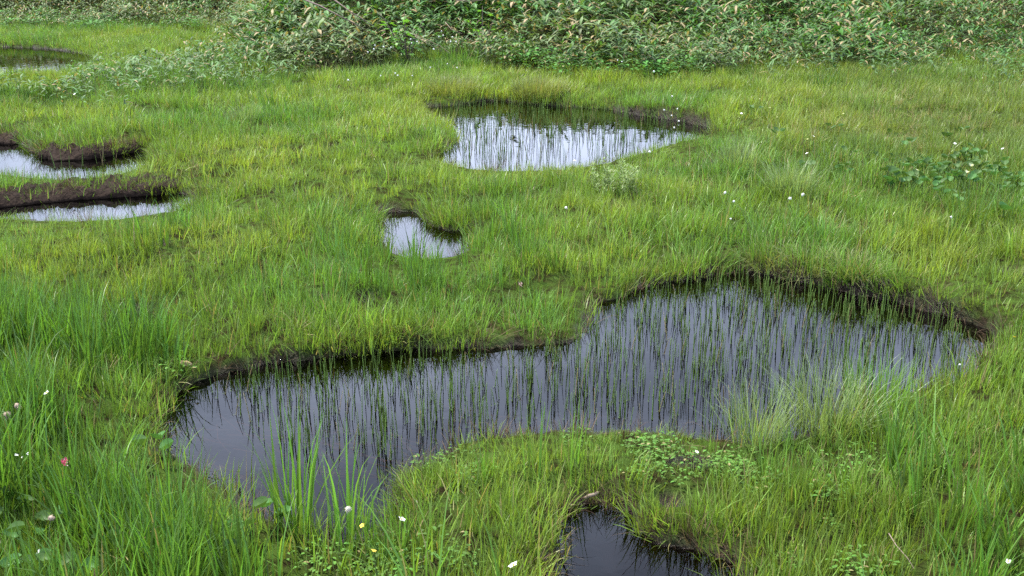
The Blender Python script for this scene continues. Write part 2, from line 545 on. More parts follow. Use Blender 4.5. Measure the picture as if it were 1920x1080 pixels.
def scatter(name, coll, nproto, loc, rot, scl, tint, label, parent=None):
    n = len(loc)
    me = bpy.data.meshes.new(name)
    me.vertices.add(n)
    me.vertices.foreach_set('co', np.asarray(loc, np.float32).ravel())
    a = me.attributes.new('rot', 'FLOAT_VECTOR', 'POINT'); a.data.foreach_set('vector', np.asarray(rot, np.float32).ravel())
    a = me.attributes.new('scl', 'FLOAT_VECTOR', 'POINT'); a.data.foreach_set('vector', np.asarray(scl, np.float32).ravel())
    a = me.attributes.new('pick', 'INT', 'POINT'); a.data.foreach_set('value', rng.integers(0, nproto, n).astype(np.int32))
    t4 = np.concatenate([tint, np.ones((n, 1))], 1).astype(np.float32)
    a = me.attributes.new('tint', 'FLOAT_COLOR', 'POINT'); a.data.foreach_set('color', t4.ravel())
    o = link(name, me, parent)
    ng = bpy.data.node_groups.new(name + '_scatter', 'GeometryNodeTree')
    ng.interface.new_socket('Geometry', in_out='INPUT', socket_type='NodeSocketGeometry')
    ng.interface.new_socket('Geometry', in_out='OUTPUT', socket_type='NodeSocketGeometry')
    N, L = ng.nodes.new, ng.links.new
    gi, go = N('NodeGroupInput'), N('NodeGroupOutput')
    ci = N('GeometryNodeCollectionInfo')
    ci.inputs['Collection'].default_value = coll
    ci.inputs['Separate Children'].default_value = True
    ci.inputs['Reset Children'].default_value = True
    ip = N('GeometryNodeInstanceOnPoints')
    ip.inputs['Pick Instance'].default_value = True
    def na(nm, ty):
        k = N('GeometryNodeInputNamedAttribute'); k.data_type = ty; k.inputs['Name'].default_value = nm
        return k.outputs['Attribute']
    L(gi.outputs[0], ip.inputs['Points']); L(ci.outputs[0], ip.inputs['Instance'])
    L(na('pick', 'INT'), ip.inputs['Instance Index'])
    L(na('rot', 'FLOAT_VECTOR'), ip.inputs['Rotation'])
    L(na('scl', 'FLOAT_VECTOR'), ip.inputs['Scale'])
    L(ip.outputs[0], go.inputs[0])
    md = o.modifiers.new('scatter', 'NODES'); md.node_group = ng
    return tag(o, label, kind='stuff')

def field_points(dens_near, dens_far, y0=2.4, y1=30.0, over=0.60):
    """random points of the bog in and around the view, thinning with distance (per square metre)"""
    P = []
    edges = np.geomspace(y0, y1, 40)
    for a, b in zip(edges[:-1], edges[1:]):
        m = 0.5 * (a + b)
        w = 2 * (over * m + 1.0)
        k = np.clip((math.log(m) - math.log(4)) / (math.log(20) - math.log(4)), 0, 1)
        n = int((dens_near * (1 - k) + dens_far * k) * w * (b - a))
        P.append(np.stack([rng.uniform(-w / 2, w / 2, n), rng.uniform(a, b, n)], 1))
    return np.concatenate(P)

def in_px(u, v, poly):
    return sdf(np.asarray(u, float), np.asarray(v, float), np.asarray(poly, float)) < 0

M_GRASS = leaf_mat('grass_blade', (1, 1, 1), trans=0.36, rough=0.42, spec=0.36, tint=True, var=0.50)

def tuft(nb, spread, l0, l1, w, lean, curve, dead=0.0, n=3, upright=0.0):
    mb = MB()
    for i in range(nb):
        r = spread * math.sqrt(random.random()); a = U(0, 6.283)
        az = a + U(-1.2, 1.2) if random.random() > upright else U(0, 6.283)
        L_ = U(l0, l1)
        mb.blade(math.cos(a) * r, math.sin(a) * r, az, abs(random.gauss(0, lean)) , L_, w * U(0.7, 1.25), max(0.0, random.gauss(curve, curve * 0.5)),
                 n=n, bv=random.random(), dead=(U(0.6, 1) if random.random() < dead else 0.0), twist=U(-1.0, 1.0))
    return mb

short_c = proto_collection('short_grass_tuft', [tuft(27, 0.085, 0.06, 0.16, 0.0046, 0.33, 0.8, 0.05).mesh('g', M_GRASS) for _ in range(10)])
mid_c = proto_collection('meadow_grass_tuft', [tuft(22, 0.06, 0.12, 0.27, 0.0060, 0.20, 0.6, 0.03).mesh('g', M_GRASS) for _ in range(10)])
tall_c = proto_collection('tall_grass_tuft', [tuft(20, 0.07, 0.20, 0.46, 0.0105, 0.17, 0.6, 0.012, n=5).mesh('g', M_GRASS) for _ in range(10)])
tuss_c = proto_collection('tussock_tuft', [tuft(60, 0.07, 0.16, 0.30, 0.0028, 0.40, 0.9, 0.10, n=5).mesh('g', M_GRASS) for _ in range(8)])

YG = np.array([0.220, 0.290, 0.044])     # yellow green
MG = np.array([0.130, 0.240, 0.042])     # fresh green
DG = np.array([0.082, 0.170, 0.026])     # deep green
OL = np.array([0.175, 0.195, 0.060])     # olive
PG = np.array([0.175, 0.220, 0.085])     # pale sedge

def lerp(a, b, t):
    return a * (1 - t[:, None]) + b * t[:, None]

def base_tint(x, y, u, v):
    n = np.clip(fbm(x * 0.7, y * 0.7, 4, 11) * 1.6 + 0.5, 0, 1)
    c = lerp(MG, YG, n)
    n2 = np.clip(fbm(x * 2.3, y * 2.3, 3, 12) * 2.4 + 0.3, 0, 1)
    c = lerp(c, np.broadcast_to(DG, c.shape), n2 * 0.45)
    olive = np.clip((u - 1350) / 350, 0, 1) * np.clip(1 - abs(v - 240) / 170, 0, 1)
    c = lerp(c, np.broadcast_to(OL, c.shape), olive * 0.6)
    low = np.clip((300 - u) / 300, 0, 1) * np.clip((v - 640) / 200, 0, 1) + 0.6 * np.clip((u - 1250) / 300, 0, 1) * np.clip((v - 760) / 150, 0, 1)
    c = lerp(c, np.broadcast_to(DG, c.shape), low * 0.75)
    return c * rng.uniform(0.8, 1.2, (len(x), 1))

TALL_ZONES = [   # (outline in the photograph, density)
 ([(-200,560),(150,560),(300,610),(330,690),(240,700),(140,740),(120,840),(-200,840)], 120),
 ([(-200,760),(100,760),(170,840),(270,950),(420,1020),(500,1200),(-200,1200)], 170),
 ([(1500,960),(1700,840),(1960,700),(2200,700),(2200,1250),(1500,1250)], 22),
 ([(560,440),(1000,430),(1080,520),(960,580),(700,560),(560,520)], 26),
 ([(230,440),(420,420),(420,480),(240,500)], 34),
 ([(820,1010),(1040,920),(1060,1200),(700,1200)], 14),
 ([(1380,430),(1900,420),(2000,470),(1500,470)], 14),
 ([(300,160),(640,170),(700,260),(300,250)], 10),
]

def grass_layers():
    # short grass everywhere
    P = field_points(150, 62)
    x, y = P.T
    z, d, peat, hm = ground_z(x, y, True)
    fr = GZ['front']
    u, v = project(x, y, z)
    keep = (d > -0.004) & (hm < 0.35) & (rng.random(len(x)) > np.clip((y - bank_y(x)) * 0.8 - 0.2, 0, 0.97))
    keep &= rng.random(len(x)) < np.clip((d - 0.0) / 0.04, 0.25, 1)
    keep &= rng.random(len(x)) < np.clip(0.85 + 1.3 * fbm(x * 3.3, y * 3.3, 3, 23), 0.35, 1)
    x, y, z, u, v, d, fr = (q[keep] for q in (x, y, z, u, v, d, fr))
    far = np.clip((y - 5) / 14, 0, 1)
    hs = 1.0 + 0.45 * fbm(x * 1.1, y * 1.1, 3, 21) + 0.45 * fbm(x * 4, y * 4, 2, 22) + 0.25 * far
    hs *= np.clip(0.75 + d / 0.25, 0.75, 1) * (1 - 0.45 * np.clip(fr, 0, 1) * (y > 6))
    moss = in_px(u, v, [(740,880),(900,800),(1350,800),(1440,900),(1250,900),(1000,870),(860,920),(760,960)])
    hs = np.where(moss, hs * 0.75, hs)
    s = hs * rng.uniform(0.75, 1.25, len(x))
    scl = np.stack([s * (1 + 0.5 * far), s * (1 + 0.5 * far), s], 1)
    rot = np.stack([rng.normal(0, 0.10, len(x)), rng.normal(0, 0.10, len(x)), rng.uniform(0, 6.283, len(x))], 1)
    scatter('short_grass', short_c, 10, np.stack([x, y, z], 1), rot, scl, base_tint(x, y, u, v), 'short fine yellow green grass covering the whole bog meadow')
    # tufts leaning out over the banks
    P = field_points(900, 420, y1=22)
    x, y = P.T
    z, d, peat, hm = ground_z(x, y, True)
    fr = GZ['front']
    k = (d > 0.012) & (d < 0.07) & (fr < 0.35) & (rng.random(len(x)) < np.clip(0.36 + 1.2 * fbm(x * 2.2, y * 2.2, 2, 24), 0.05, 1))
    x, y, z = x[k], y[k], z[k]
    e = 0.03
    _, dx1, _, _ = ground_z(x + e, y, True); _, dx0, _, _ = ground_z(x - e, y, True)
    _, dy1, _, _ = ground_z(x, y + e, True); _, dy0, _, _ = ground_z(x, y - e, True)
    az = np.arctan2(-(dy1 - dy0), -(dx1 - dx0)) + rng.normal(0, 0.4, len(x))
    s = rng.uniform(0.6, 1.15, len(x)) * (1 + 0.25 * np.clip((y - 5) / 14, 0, 1))
    spin = rng.uniform(0, 6.283, len(x))
    rot = np.stack([0 * s, rng.uniform(0.1, 0.75, len(x)), az], 1)
    u, v = project(x, y, z)
    scatter('bank_grass', short_c, 10, np.stack([x, y, z], 1), rot, np.stack([s, s, s], 1), base_tint(x, y, u, v) * 0.92,
            'green grass leaning out over the dark pond banks')
    # meadow grass in drifts
    P = field_points(95, 48)
    x, y = P.T
    z, d, peat, hm = ground_z(x, y, True)
    u, v = project(x, y, z)
    fr = GZ['front']
    drift = np.clip(fbm(x * 0.8, y * 0.8, 3, 31) * 1.7 + 0.5 + 1.3 * fbm(x * 3.5, y * 3.5, 2, 32), 0.05, 1)
    moss = in_px(u, v, [(740,880),(900,800),(1350,800),(1440,900),(1250,900),(1000,870),(860,920),(760,960)])
    keep = (d > 0.03) & (hm < 0.12) & ((fr < 0.15) | (rng.random(len(x)) < np.where(y > 6, 0.12, 0.5))) & (rng.random(len(x)) < drift) & ~(moss & (rng.random(len(x)) < 0.6))
    keep &= rng.random(len(x)) > np.clip((y - bank_y(x)) * 0.7 - 0.1, 0, 0.95)
    x, y, z, u, v, d = (q[keep] for q in (x, y, z, u, v, d))
    far = np.clip((y - 5) / 14, 0, 1)
    s = (0.76 + 0.3 * fbm(x * 1.3, y * 1.3, 3, 33)) * rng.uniform(0.75, 1.25, len(x)) * np.clip(0.6 + d / 0.5, 0.6, 1)
    scl = np.stack([s * (1 + 0.5 * far), s * (1 + 0.5 * far), s], 1)
    rot = np.stack([rng.normal(0.0, 0.08, len(x)), rng.normal(0.03, 0.08, len(x)), rng.uniform(0, 6.283, len(x))], 1)
    scatter('meadow_grass', mid_c, 10, np.stack([x, y, z], 1), rot, scl, base_tint(x, y, u, v) * 0.97, 'knee high fresh green meadow grass in drifts around the ponds')
    # tall broad blades
    L3, T3, S3, R3 = [], [], [], []
    for poly, dens in TALL_ZONES:
        pu = np.array([p[0] for p in poly]); pv = np.array([p[1] for p in poly])
        gx, gy = flat(pu, pv, 0.1)
        lo, hi = (gx.min(), gy.min()), (gx.max(), gy.max())
        n = int(dens * (hi[0] - lo[0]) * (hi[1] - lo[1]))
        x, y = rng.uniform(lo[0], hi[0], n), rng.uniform(lo[1], hi[1], n)
        k = sdf(x, y, np.stack([gx, gy], 1)) < 0.08 * rng.normal(size=n)
        k &= (fbm(x * 1.6, y * 1.6, 3, 41) > -0.18)
        x, y = x[k], y[k]
        z, d, peat, hm = ground_z(x, y, True)
        k = (d > 0.06)
        x, y, z = x[k], y[k], z[k]
        u, v = project(x, y, z)
        L3.append(np.stack([x, y, z], 1))
        T3.append(lerp(np.broadcast_to(DG, (len(x), 3)), np.broadcast_to(MG, (len(x), 3)), rng.uniform(0.0, 0.65, len(x))))
        s = rng.uniform(0.65, 1.15, len(x)) * np.where(v < 640, 0.72, 1.0)
        S3.append(np.stack([s, s, s], 1))
        R3.append(np.stack([rng.normal(0, 0.07, len(x)), rng.normal(0.05, 0.07, len(x)), rng.uniform(0, 6.283, len(x))], 1))
    scatter('tall_grass', tall_c, 10, np.concatenate(L3), np.concatenate(R3), np.concatenate(S3), np.concatenate(T3), 'tall broad deep green grass blades in stands')
grass_layers()

# ------------------------------------------------------------------ peat mounds between the left ponds
M_PEAT = plain_mat('peat', (0.040, 0.026, 0.018), rough=0.85, spec=0.08, col2=(0.004, 0.003, 0.003), scale=34, bump=1.0, detail=10)

def peat_mound(pts, widths, hgt, label):
    gx, gy = flat([p[0] for p in pts], [p[1] for p in pts], 0.0)
    n = 240
    t = np.linspace(0, len(pts) - 1, n)
    cx, cy = np.interp(t, range(len(pts)), gx), np.interp(t, range(len(pts)), gy)
    w = np.interp(t, range(len(pts)), widths)
    e = np.clip(np.minimum(t, len(pts) - 1 - t) / 0.35, 0, 1) ** 0.5
    m = 30
    vs, fs = [], []
    for i in range(n):
        for j in range(m + 1):
            a = math.pi * j / m
            off = -math.cos(a) * w[i] * 0.5 * max(0.05, e[i])
            hh = hgt * max(0.02, e[i]) * math.sin(a) ** 0.9 * (1.25 + 0.5 * float(fbm(cx[i] * 2.2, cy[i] * 2.2, 2, 51)))
            x, y = cx[i] + 0.0 * off, cy[i] + off
            k = 0.08 * float(fbm(x * 5, off * 7 + 3, 4, 52)) + 0.07 * (abs(float(fbm(x * 15, off * 22, 3, 53))) - 0.2)
            vs.append((x + 0.03 * float(fbm(y * 9, x * 9, 2, 54)), y + k * 0.5, -0.05 + (hh + 0.05) + k * math.sin(a)))
    for i in range(n - 1):
        for j in range(m):
            q = i * (m + 1) + j
            fs.append((q, q + m + 1, q + m + 2, q + 1))
    mb = MB(); mb.add(vs, fs)
    o = link('peat_mound', mb.mesh('peat_mound', M_PEAT))
    tag(o, label, kind='structure')
    return gx, gy
MOUNDS = [
    peat_mound([(-160, 262), (-60, 262), (0, 262), (46, 268)], [0.5, 0.55, 0.5, 0.3], 0.065, 'short brown peat mound at the head of the upper narrow pond'),
    peat_mound([(72, 290), (120, 294), (180, 292), (235, 284), (292, 276)], [0.28, 0.42, 0.42, 0.36, 0.28], 0.06, 'scalloped brown peat mound along the upper narrow pond'),
    peat_mound([(-220, 382), (-40, 382), (60, 372), (160, 362), (260, 358), (362, 356)], [0.6, 0.6, 0.5, 0.55, 0.45, 0.3], 0.075, 'long crumbling brown peat mound between two narrow ponds'),
]

# ------------------------------------------------------------------ dead grass and roots on the banks
M_STRAW = leaf_mat('dead_grass_blade', (1, 1, 1), trans=0.2, rough=0.7, spec=0.15, tint=True, var=0.45)
straw_c = proto_collection('dead_grass_tuft', [tuft(16, 0.05, 0.07, 0.20, 0.0034, 0.9, 1.3, 0.0, n=4).mesh('g', M_STRAW) for _ in range(8)])

def dead_grass():
    P = field_points(700, 200, y1=16)
    x, y = P.T
    z, d, peat, hm = ground_z(x, y, True)
    k = ((d > 0.004) & (d < 0.06) & (rng.random(len(x)) < 0.5)) | ((hm > 0.1) & (d > 0) & (rng.random(len(x)) < 0.25))
    x, y, z = x[k], y[k], z[k]
    m_ = []
    for gx, gy in MOUNDS:
        n = 60
        t = rng.uniform(0, len(gx) - 1, n)
        m_.append(np.stack([np.interp(t, range(len(gx)), gx), np.interp(t, range(len(gx)), gy) + rng.normal(0, 0.13, n), np.full(n, 0.085) + rng.uniform(-.02, .02, n)], 1))
    P = field_points(8, 14)
    a, b = P.T
    zz, dd, _, _ = ground_z(a, b, True)
    u, v = project(a, b, zz)
    w = np.clip(1 - np.hypot((u - 1700) / 330, (v - 245) / 75), 0, 1) * 1.6 + 0.04
    k = (dd > 0.1) & (rng.random(len(a)) < w)
    m_.append(np.stack([a[k], b[k], zz[k] + 0.07], 1))
    ns = int(k.sum())
    loc = np.concatenate([np.stack([x, y, z], 1)] + m_)
    n = len(loc)
    A, B = np.array([0.20, 0.145, 0.085]), np.array([0.055, 0.034, 0.022])
    tint = lerp(np.broadcast_to(A, (n, 3)), np.broadcast_to(B, (n, 3)), rng.random(n) ** 0.6)
    tint[n - ns:] = np.array([0.30, 0.24, 0.12])
    s = rng.uniform(0.5, 1.1, n)
    scatter('dead_grass', straw_c, 8, loc, np.stack([rng.normal(0, 0.2, n), rng.normal(0, 0.2, n), rng.uniform(0, 6.28, n)], 1),
            np.stack([s, s, s], 1), tint, 'brown dead grass and roots along the peat banks')
dead_grass()

# ------------------------------------------------------------------ horsetails standing in the water
M_HORSE = leaf_mat('horsetail_stem', (0.15, 0.25, 0.055), trans=0.2, rough=0.6, spec=0.12, var=0.4)

def horsetail_mesh(dead=0.0):
    mb = MB()
    q = 3.0 if dead else 1.0
    h = U(0.09, 0.23); bend = U(-0.022, 0.022) * q; b2 = U(-0.02, 0.02) * q; bv = random.random()
    pts = [(bend * (t ** 2), b2 * (t ** 2), -0.10 + (h + 0.10) * t) for t in (0, 0.35, 0.6, 0.8, 1.0)]
    mb.tube(pts, [0.0023, 0.0023, 0.0021, 0.0016, 0.0006], n=5, bv=bv, dead=dead)
    z = U(0.02, 0.05)
    while z < h * 0.95:                         # sheath at each joint
        t = (z + 0.10) / (h + 0.10)
        mb.tube([(bend * t * t, b2 * t * t, z), (bend * t * t, b2 * t * t, z + 0.005)], [0.0023 * (1.15 - t * .5), 0.0025 * (1.15 - t * .5)], n=5, bv=0.15)
        z += U(0.03, 0.045)
    for k in range(2):                          # dark leaflets added to imitate the meniscus mark at the waterline
        a = U(0, 6.28)
        mb.leaf((0, 0, 0.004), a, 0.12, U(0.007, 0.014), 0.0024, droop=0.2, n=2, bv=0.0)
    return mb.mesh('horsetail_stem', M_HORSE)
horse_me = [horsetail_mesh(0.8 if i == 13 else 0.0) for i in range(14)]

def horsetails():
    def region(px, dens, clump):
        g = np.stack(flat([p[0] for p in px], [p[1] for p in px]), 1)
        lo, hi = g.min(0), g.max(0)
        n = int(dens * (hi[0] - lo[0]) * (hi[1] - lo[1]))
        nc = max(1, n // clump)
        cx, cy = rng.uniform(lo[0], hi[0], nc), rng.uniform(lo[1], hi[1], nc)
        i = rng.integers(0, nc, n)
        loose = rng.random(n) < 0.7
        x = np.where(loose, rng.uniform(lo[0], hi[0], n), cx[i] + rng.normal(0, 0.022, n))
        y = np.where(loose, rng.uniform(lo[1], hi[1], n), cy[i] + rng.normal(0, 0.05, n))
        k = sdf(x, y, g) < 0
        x, y = x[k], y[k]
        _, d, _, _ = ground_z(x, y, True)
        k = d < -0.07
        return np.stack([x[k], y[k]], 1)
    a = region([(395,735),(520,695),(700,676),(1000,664),(1108,640),(1130,590),(1210,556),(1372,524),(1560,560),(1720,590),(1845,640),(1840,690),(1500,815),
                (1330,815),(1000,800),(850,835),(740,868),(640,850),(530,850),(440,790)], 270, 3)
    b = region([(800,215),(930,198),(1150,218),(1335,252),(1250,275),(1100,315),(900,320),(825,305),(860,265)], 75, 3)
    c = region([(20,275),(70,300),(200,300),(280,290),(230,320),(60,325)], 22, 3)
    dd = region([(730,405),(790,410),(860,445),(800,480),(730,470)], 14, 3)
    rest = np.concatenate([b, c, dd])
    o = np.argsort(a[:, 1])
    u, v = project(a[:, 0], a[:, 1], 0.1)
    big = o[:300]
    small = np.concatenate([a[o[300:]], rest])
    for i in big:
        h = link('horsetail', horse_me[int(rng.integers(14))], None, (a[i, 0], a[i, 1], 0), (rng.normal(0, .025), rng.normal(0, .025), U(0, 6.28)), U(0.75, 1.1))
        tag(h, 'thin upright green horsetail stem on the near side of the large dark pond', 'horsetail', 'horsetail stems in the near half of the large pond')
    n = len(small)
    far = np.clip((small[:, 1] - 6) / 6, 0, 1)
    s = rng.uniform(0.75, 1.1, n) * (1 + 0.35 * far)
    cc = proto_collection('horsetail_far', horse_me)
    scatter('horsetails', cc, 14, np.concatenate([small, np.zeros((n, 1))], 1), np.stack([rng.normal(0, .025, n), rng.normal(0, .025, n), rng.uniform(0, 6.28, n)], 1),
            np.stack([s, s, s], 1), np.ones((n, 3)), 'dense far horsetail stems standing in the ponds')
horsetails()

# sunken straws under the clear corner of the large pond
M_SUNK = plain_mat('sunken_straw', (0.60, 0.42, 0.33), rough=0.7)
mb = MB()
for i in range(60):
    x, y = flat(U(340, 900), U(745, 900))
    az = random.gauss(-0.5, 0.35); L_ = U(0.15, 0.6); z = U(-0.05, -0.015)
    mb.tube([(x, y, z), (x + math.cos(az) * L_ * 0.5, y + math.sin(az) * L_ * 0.5, z - 0.004), (x + math.cos(az + .15) * L_, y + math.sin(az + .15) * L_, z - 0.012)], 0.0016, n=3)
tag(link('sunken_straw', mb.mesh('sunken_straw', M_SUNK)), 'pale sunken straws under the water in the clear pond corner', kind='stuff')

# ------------------------------------------------------------------ dwarf bamboo
M_SASA = leaf_mat('bamboo_leaf', (0.080, 0.150, 0.042), trans=0.25, rough=0.55, spec=0.25, var=0.45)
M_SASA_T = leaf_mat('bamboo_leaf_far', (1, 1, 1), trans=0.25, rough=0.55, spec=0.25, tint=True, var=0.45)
M_CULM = plain_mat('bamboo_culm', (0.16, 0.15, 0.06), rough=0.5, col2=(0.10, 0.12, 0.04))

def sasa_layout():
    h = U(0.30, 0.62)
    lx, ly = random.gauss(0, 0.10), random.gauss(0, 0.10)
    leaves = []
    n = random.randint(6, 9)
    for i in range(n):
        t = U(0.55, 1.0) if i > 2 else 1.0
        leaves.append(((lx * t, ly * t, h * t), U(0, 6.283), U(-0.1, 0.9), U(0.13, 0.28), U(0.034, 0.056), U(0.4, 1.2), (U(0.75, 1.0) if random.random() < 0.09 else 0.0), random.random()))
    return h, lx, ly, leaves

def sasa_mesh(mat):
    h, lx, ly, lv = sasa_layout()
    mb = MB()
    mb.tube([(0, 0, -0.05), (lx * 0.4, ly * 0.4, h * 0.5), (lx, ly, h)], [0.004, 0.0035, 0.002], n=4, bv=0.6, dead=0.35, cap=False)
    for b, az, pi_, L_, w, dr, de, bv in lv:
        mb.leaf(b, az, pi_, L_, w, dr, n=4, bv=bv, dead=de)
    return mb.mesh('dwarf_bamboo', mat)

sasa_me = [sasa_mesh(M_SASA) for _ in range(12)]
sasa_tm = [sasa_mesh(M_SASA_T) for _ in range(14)]
bleaf_me = []
for k in range(9):
    mb = MB(); mb.leaf((0, 0, 0), 0, 0, U(0.15, 0.24), U(0.034, 0.048), U(0.4, 1.1), n=5, bv=random.random(), dead=(0.9 if k == 8 else 0.0))
    bleaf_me.append(mb.mesh('bamboo_leaf', M_SASA))

LOW_SASA = [([(-150,174),(60,180),(210,162),(300,130),(420,98),(470,88),(640,120),(560,152),(420,172),(300,184),(100,200),(-150,196)], 34, 0.60),
            ([(100,208),(230,200),(240,222),(100,226)], 7, 0.5),
            ([(1300,125),(1480,115),(1700,105),(2000,90),(2000,165),(1760,155),(1600,155),(1480,155),(1300,155)], 15, 0.62),
            ([(1830,170),(1960,160),(1960,200),(1840,200)], 7, 0.5)]

def dwarf_bamboo():
    n = 88000
    x = rng.uniform(-22, 22, n); y = rng.uniform(12, 42, n)
    t = y - bank_y(x)
    k = (t > -0.1 + 0.3 * rng.random(n) + 1.1 * fbm(x * 0.8, y * 0.8, 3, 62)) & (t < 13) & (np.abs(x) < 0.56 * y + 2)
    k &= rng.random(n) < np.clip(1.1 - t / 9, 0.25, 1)
    x, y = x[k], y[k]
    hs = 1.12 * np.clip(0.72 + 0.10 * t[k], 0.72, 1.15) * (0.85 + 0.55 * fbm(x * 0.9, y * 0.9, 3, 61))
    u, v = project(x, y, 0.3)
    hs = np.where(u > 1350, hs * np.clip(1 - (u - 1400) / 1400, 0.62, 1), hs)
    hs = np.where(u < 440, hs * np.clip(0.55 + t[k] / 9, 0.55, 0.9), hs)
    xs, ys, ss = [x], [y], [hs]
    for poly, dens, hh in LOW_SASA:
        g = np.stack(flat([p[0] for p in poly], [p[1] for p in poly], 0.1), 1)
        lo, hi = g.min(0), g.max(0)
        m = int(dens * (hi[0] - lo[0]) * (hi[1] - lo[1]))
        a, b = rng.uniform(lo[0], hi[0], m), rng.uniform(lo[1], hi[1], m)
        k = sdf(a, b, g) < 0.25 * rng.normal(size=m)
        xs.append(a[k]); ys.append(b[k]); ss.append(np.full(k.sum(), hh))
    x, y, s = np.concatenate(xs), np.concatenate(ys), np.concatenate(ss)
    z, d, _, _ = ground_z(x, y, True)
    k = d > 0.1
    x, y, z, s = x[k], y[k], z[k], s[k]
    s = s * rng.uniform(0.75, 1.2, len(x))
    u, v = project(x, y, z + 0.35)
    inside = (u > 0) & (u < 1920) & (v > 0) & (v < 200)
    order = np.argsort(np.where(inside, y - s * 1.5, 1e6))
    big, rest = order[:300], order[300:]
    for j, i in enumerate(big):
        lab = ('dwarf bamboo plant with broad green leaves at the foot of the thicket', 'foremost dwarf bamboo plants below the thicket')
        if j < 100:
            o = bpy.data.objects.new('dwarf_bamboo', None); COL.objects.link(o)
            o.location = (x[i], y[i], z[i]); o.rotation_euler = (0, 0, U(0, 6.28)); o.scale = (s[i],) * 3
            h, lx, ly, lv = sasa_layout()
            mb = MB(); mb.tube([(0, 0, -0.05), (lx * 0.4, ly * 0.4, h * 0.5), (lx, ly, h)], [0.004, 0.0035, 0.002], n=4, cap=False)
            link('stem', mb.mesh('stem', M_CULM), o)
            for b, az, pi_, L_, w, dr, de, bv in lv:
                link('leaf', bleaf_me[8 if de else random.randint(0, 7)], o, b, (U(-.3, .3), -pi_, az))
        else:
            o = link('dwarf_bamboo', sasa_me[random.randint(0, 11)], None, (x[i], y[i], z[i]), (0, 0, U(0, 6.28)), s[i])
        tag(o, lab[0], 'bamboo', lab[1])
    x, y, z, s, u = x[rest], y[rest], z[rest], s[rest], u[rest]
    n = len(x)
    A, B, C = np.array([0.058, 0.138, 0.024]), np.array([0.120, 0.172, 0.062]), np.array([0.055, 0.145, 0.028])
    tint = lerp(np.broadcast_to(A, (n, 3)), np.broadcast_to(B, (n, 3)), np.clip(fbm(x * 0.5, y * 0.5, 3, 63) * 1.5 + 0.25 + 0.6 * (u < 600) + 0.25 * (u > 1300), 0, 1))  # paler on the left: leaf sheen and pale margins put into the tint
    tint = lerp(tint, np.broadcast_to(C, (n, 3)), (rng.random(n) < 0.25) * 0.8) * rng.uniform(0.75, 1.25, (n, 1))
    scatter('dwarf_bamboo_thicket', proto_collection('bamboo_far', sasa_tm), 14, np.stack([x, y, z], 1),
            np.stack([rng.normal(0, .12, n), rng.normal(0, .12, n), rng.uniform(0, 6.28, n)], 1), np.stack([s, s, s], 1), tint,
            'grey green dwarf bamboo thicket covering the slope behind')
dwarf_bamboo()

# ------------------------------------------------------------------ small broad-leaved ground cover
M_HERB = leaf_mat('herb_leaf', (1, 1, 1), trans=0.3, rough=0.6, spec=0.15, tint=True, var=0.35)
def herb(nl, r, lr, hgt):
    mb = MB()
    for i in range(nl):
        a = U(0, 6.28); q = r * math.sqrt(random.random()); h = U(0.3, 1) * hgt
        mb.leaf((math.cos(a) * q, math.sin(a) * q, h), U(0, 6.28), U(-0.1, 0.6), lr * U(0.7, 1.2), lr * U(0.45, 0.7), U(0.3, 0.9), n=3, fold=0.2, bv=random.random(), dead=(0.7 if random.random() < 0.03 else 0), wide=0.5)
    return mb.mesh('herb', M_HERB)
herb_s = proto_collection('clover_patch', [herb(40, 0.09, 0.019, 0.06) for _ in range(8)])
herb_b = proto_collection('leafy_patch', [herb(22, 0.16, 0.075, 0.22) for _ in range(8)])

def zone_points(zones):
    P = []
    for poly, dens in zones:
        g = np.stack(flat([p[0] for p in poly], [p[1] for p in poly], 0.1), 1)
        lo, hi = g.min(0), g.max(0)
        m = int(dens * (hi[0] - lo[0]) * (hi[1] - lo[1]))
        a = np.stack([rng.uniform(lo[0], hi[0], m), rng.uniform(lo[1], hi[1], m)], 1)
        k = sdf(a[:, 0], a[:, 1], g) < 0.1 * rng.normal(size=m)
        P.append(a[k])
    P = np.concatenate(P)
    z, d, _, hm = ground_z(P[:, 0], P[:, 1], True)
    k = d > 0.02
    return np.concatenate([P[k], z[k, None]], 1)

def herbs():
    P = zone_points([([(1080,800),(1200,795),(1420,815),(1480,880),(1360,900),(1150,860)], 70), ([(1380,860),(1640,850),(1640,960),(1400,980)], 30),
                     ([(480,1010),(700,1010),(900,1040),(900,1120),(450,1120)], 50), ([(1480,990),(1620,990),(1640,1100),(1480,1100)], 40),
                     ([(760,830),(1000,815),(1000,870),(800,900)], 22), ([(-20,170),(220,165),(220,205),(-20,205)], 20),
                     ([(160,640),(330,620),(330,680),(160,700)], 30)])
    n = len(P); s = rng.uniform(0.7, 1.3, n)
    t = np.array([0.085, 0.180, 0.028]) * rng.uniform(0.7, 1.25, (n, 1)) * np.array([1, 1, 1])
    scatter('clover', herb_s, 8, P, np.stack([0 * s, 0 * s, rng.uniform(0, 6.28, n)], 1), np.stack([s, s, s], 1), t, 'low mats of small round green clover-like leaves')
    P = zone_points([([(950,112),(1060,128),(1180,118),(1330,112),(1330,150),(1180,155),(1050,150),(960,130)], 22), ([(1240,60),(1520,70),(1500,120),(1260,120)], 10),
                     ([(0,40),(120,45),(400,40),(400,66),(0,66)], 6), ([(700,30),(1000,40),(1000,110),(820,100),(700,110)], 4)])
    n = len(P); s = rng.uniform(0.7, 1.3, n)
    t = np.array([0.075, 0.19, 0.034]) * rng.uniform(0.7, 1.3, (n, 1))
    scatter('leafy_undergrowth', herb_b, 8, P, np.stack([0 * s, 0 * s, rng.uniform(0, 6.28, n)], 1), np.stack([s, s, s], 1), t, 'bright green leafy undergrowth at the foot of the bamboo')
herbs()

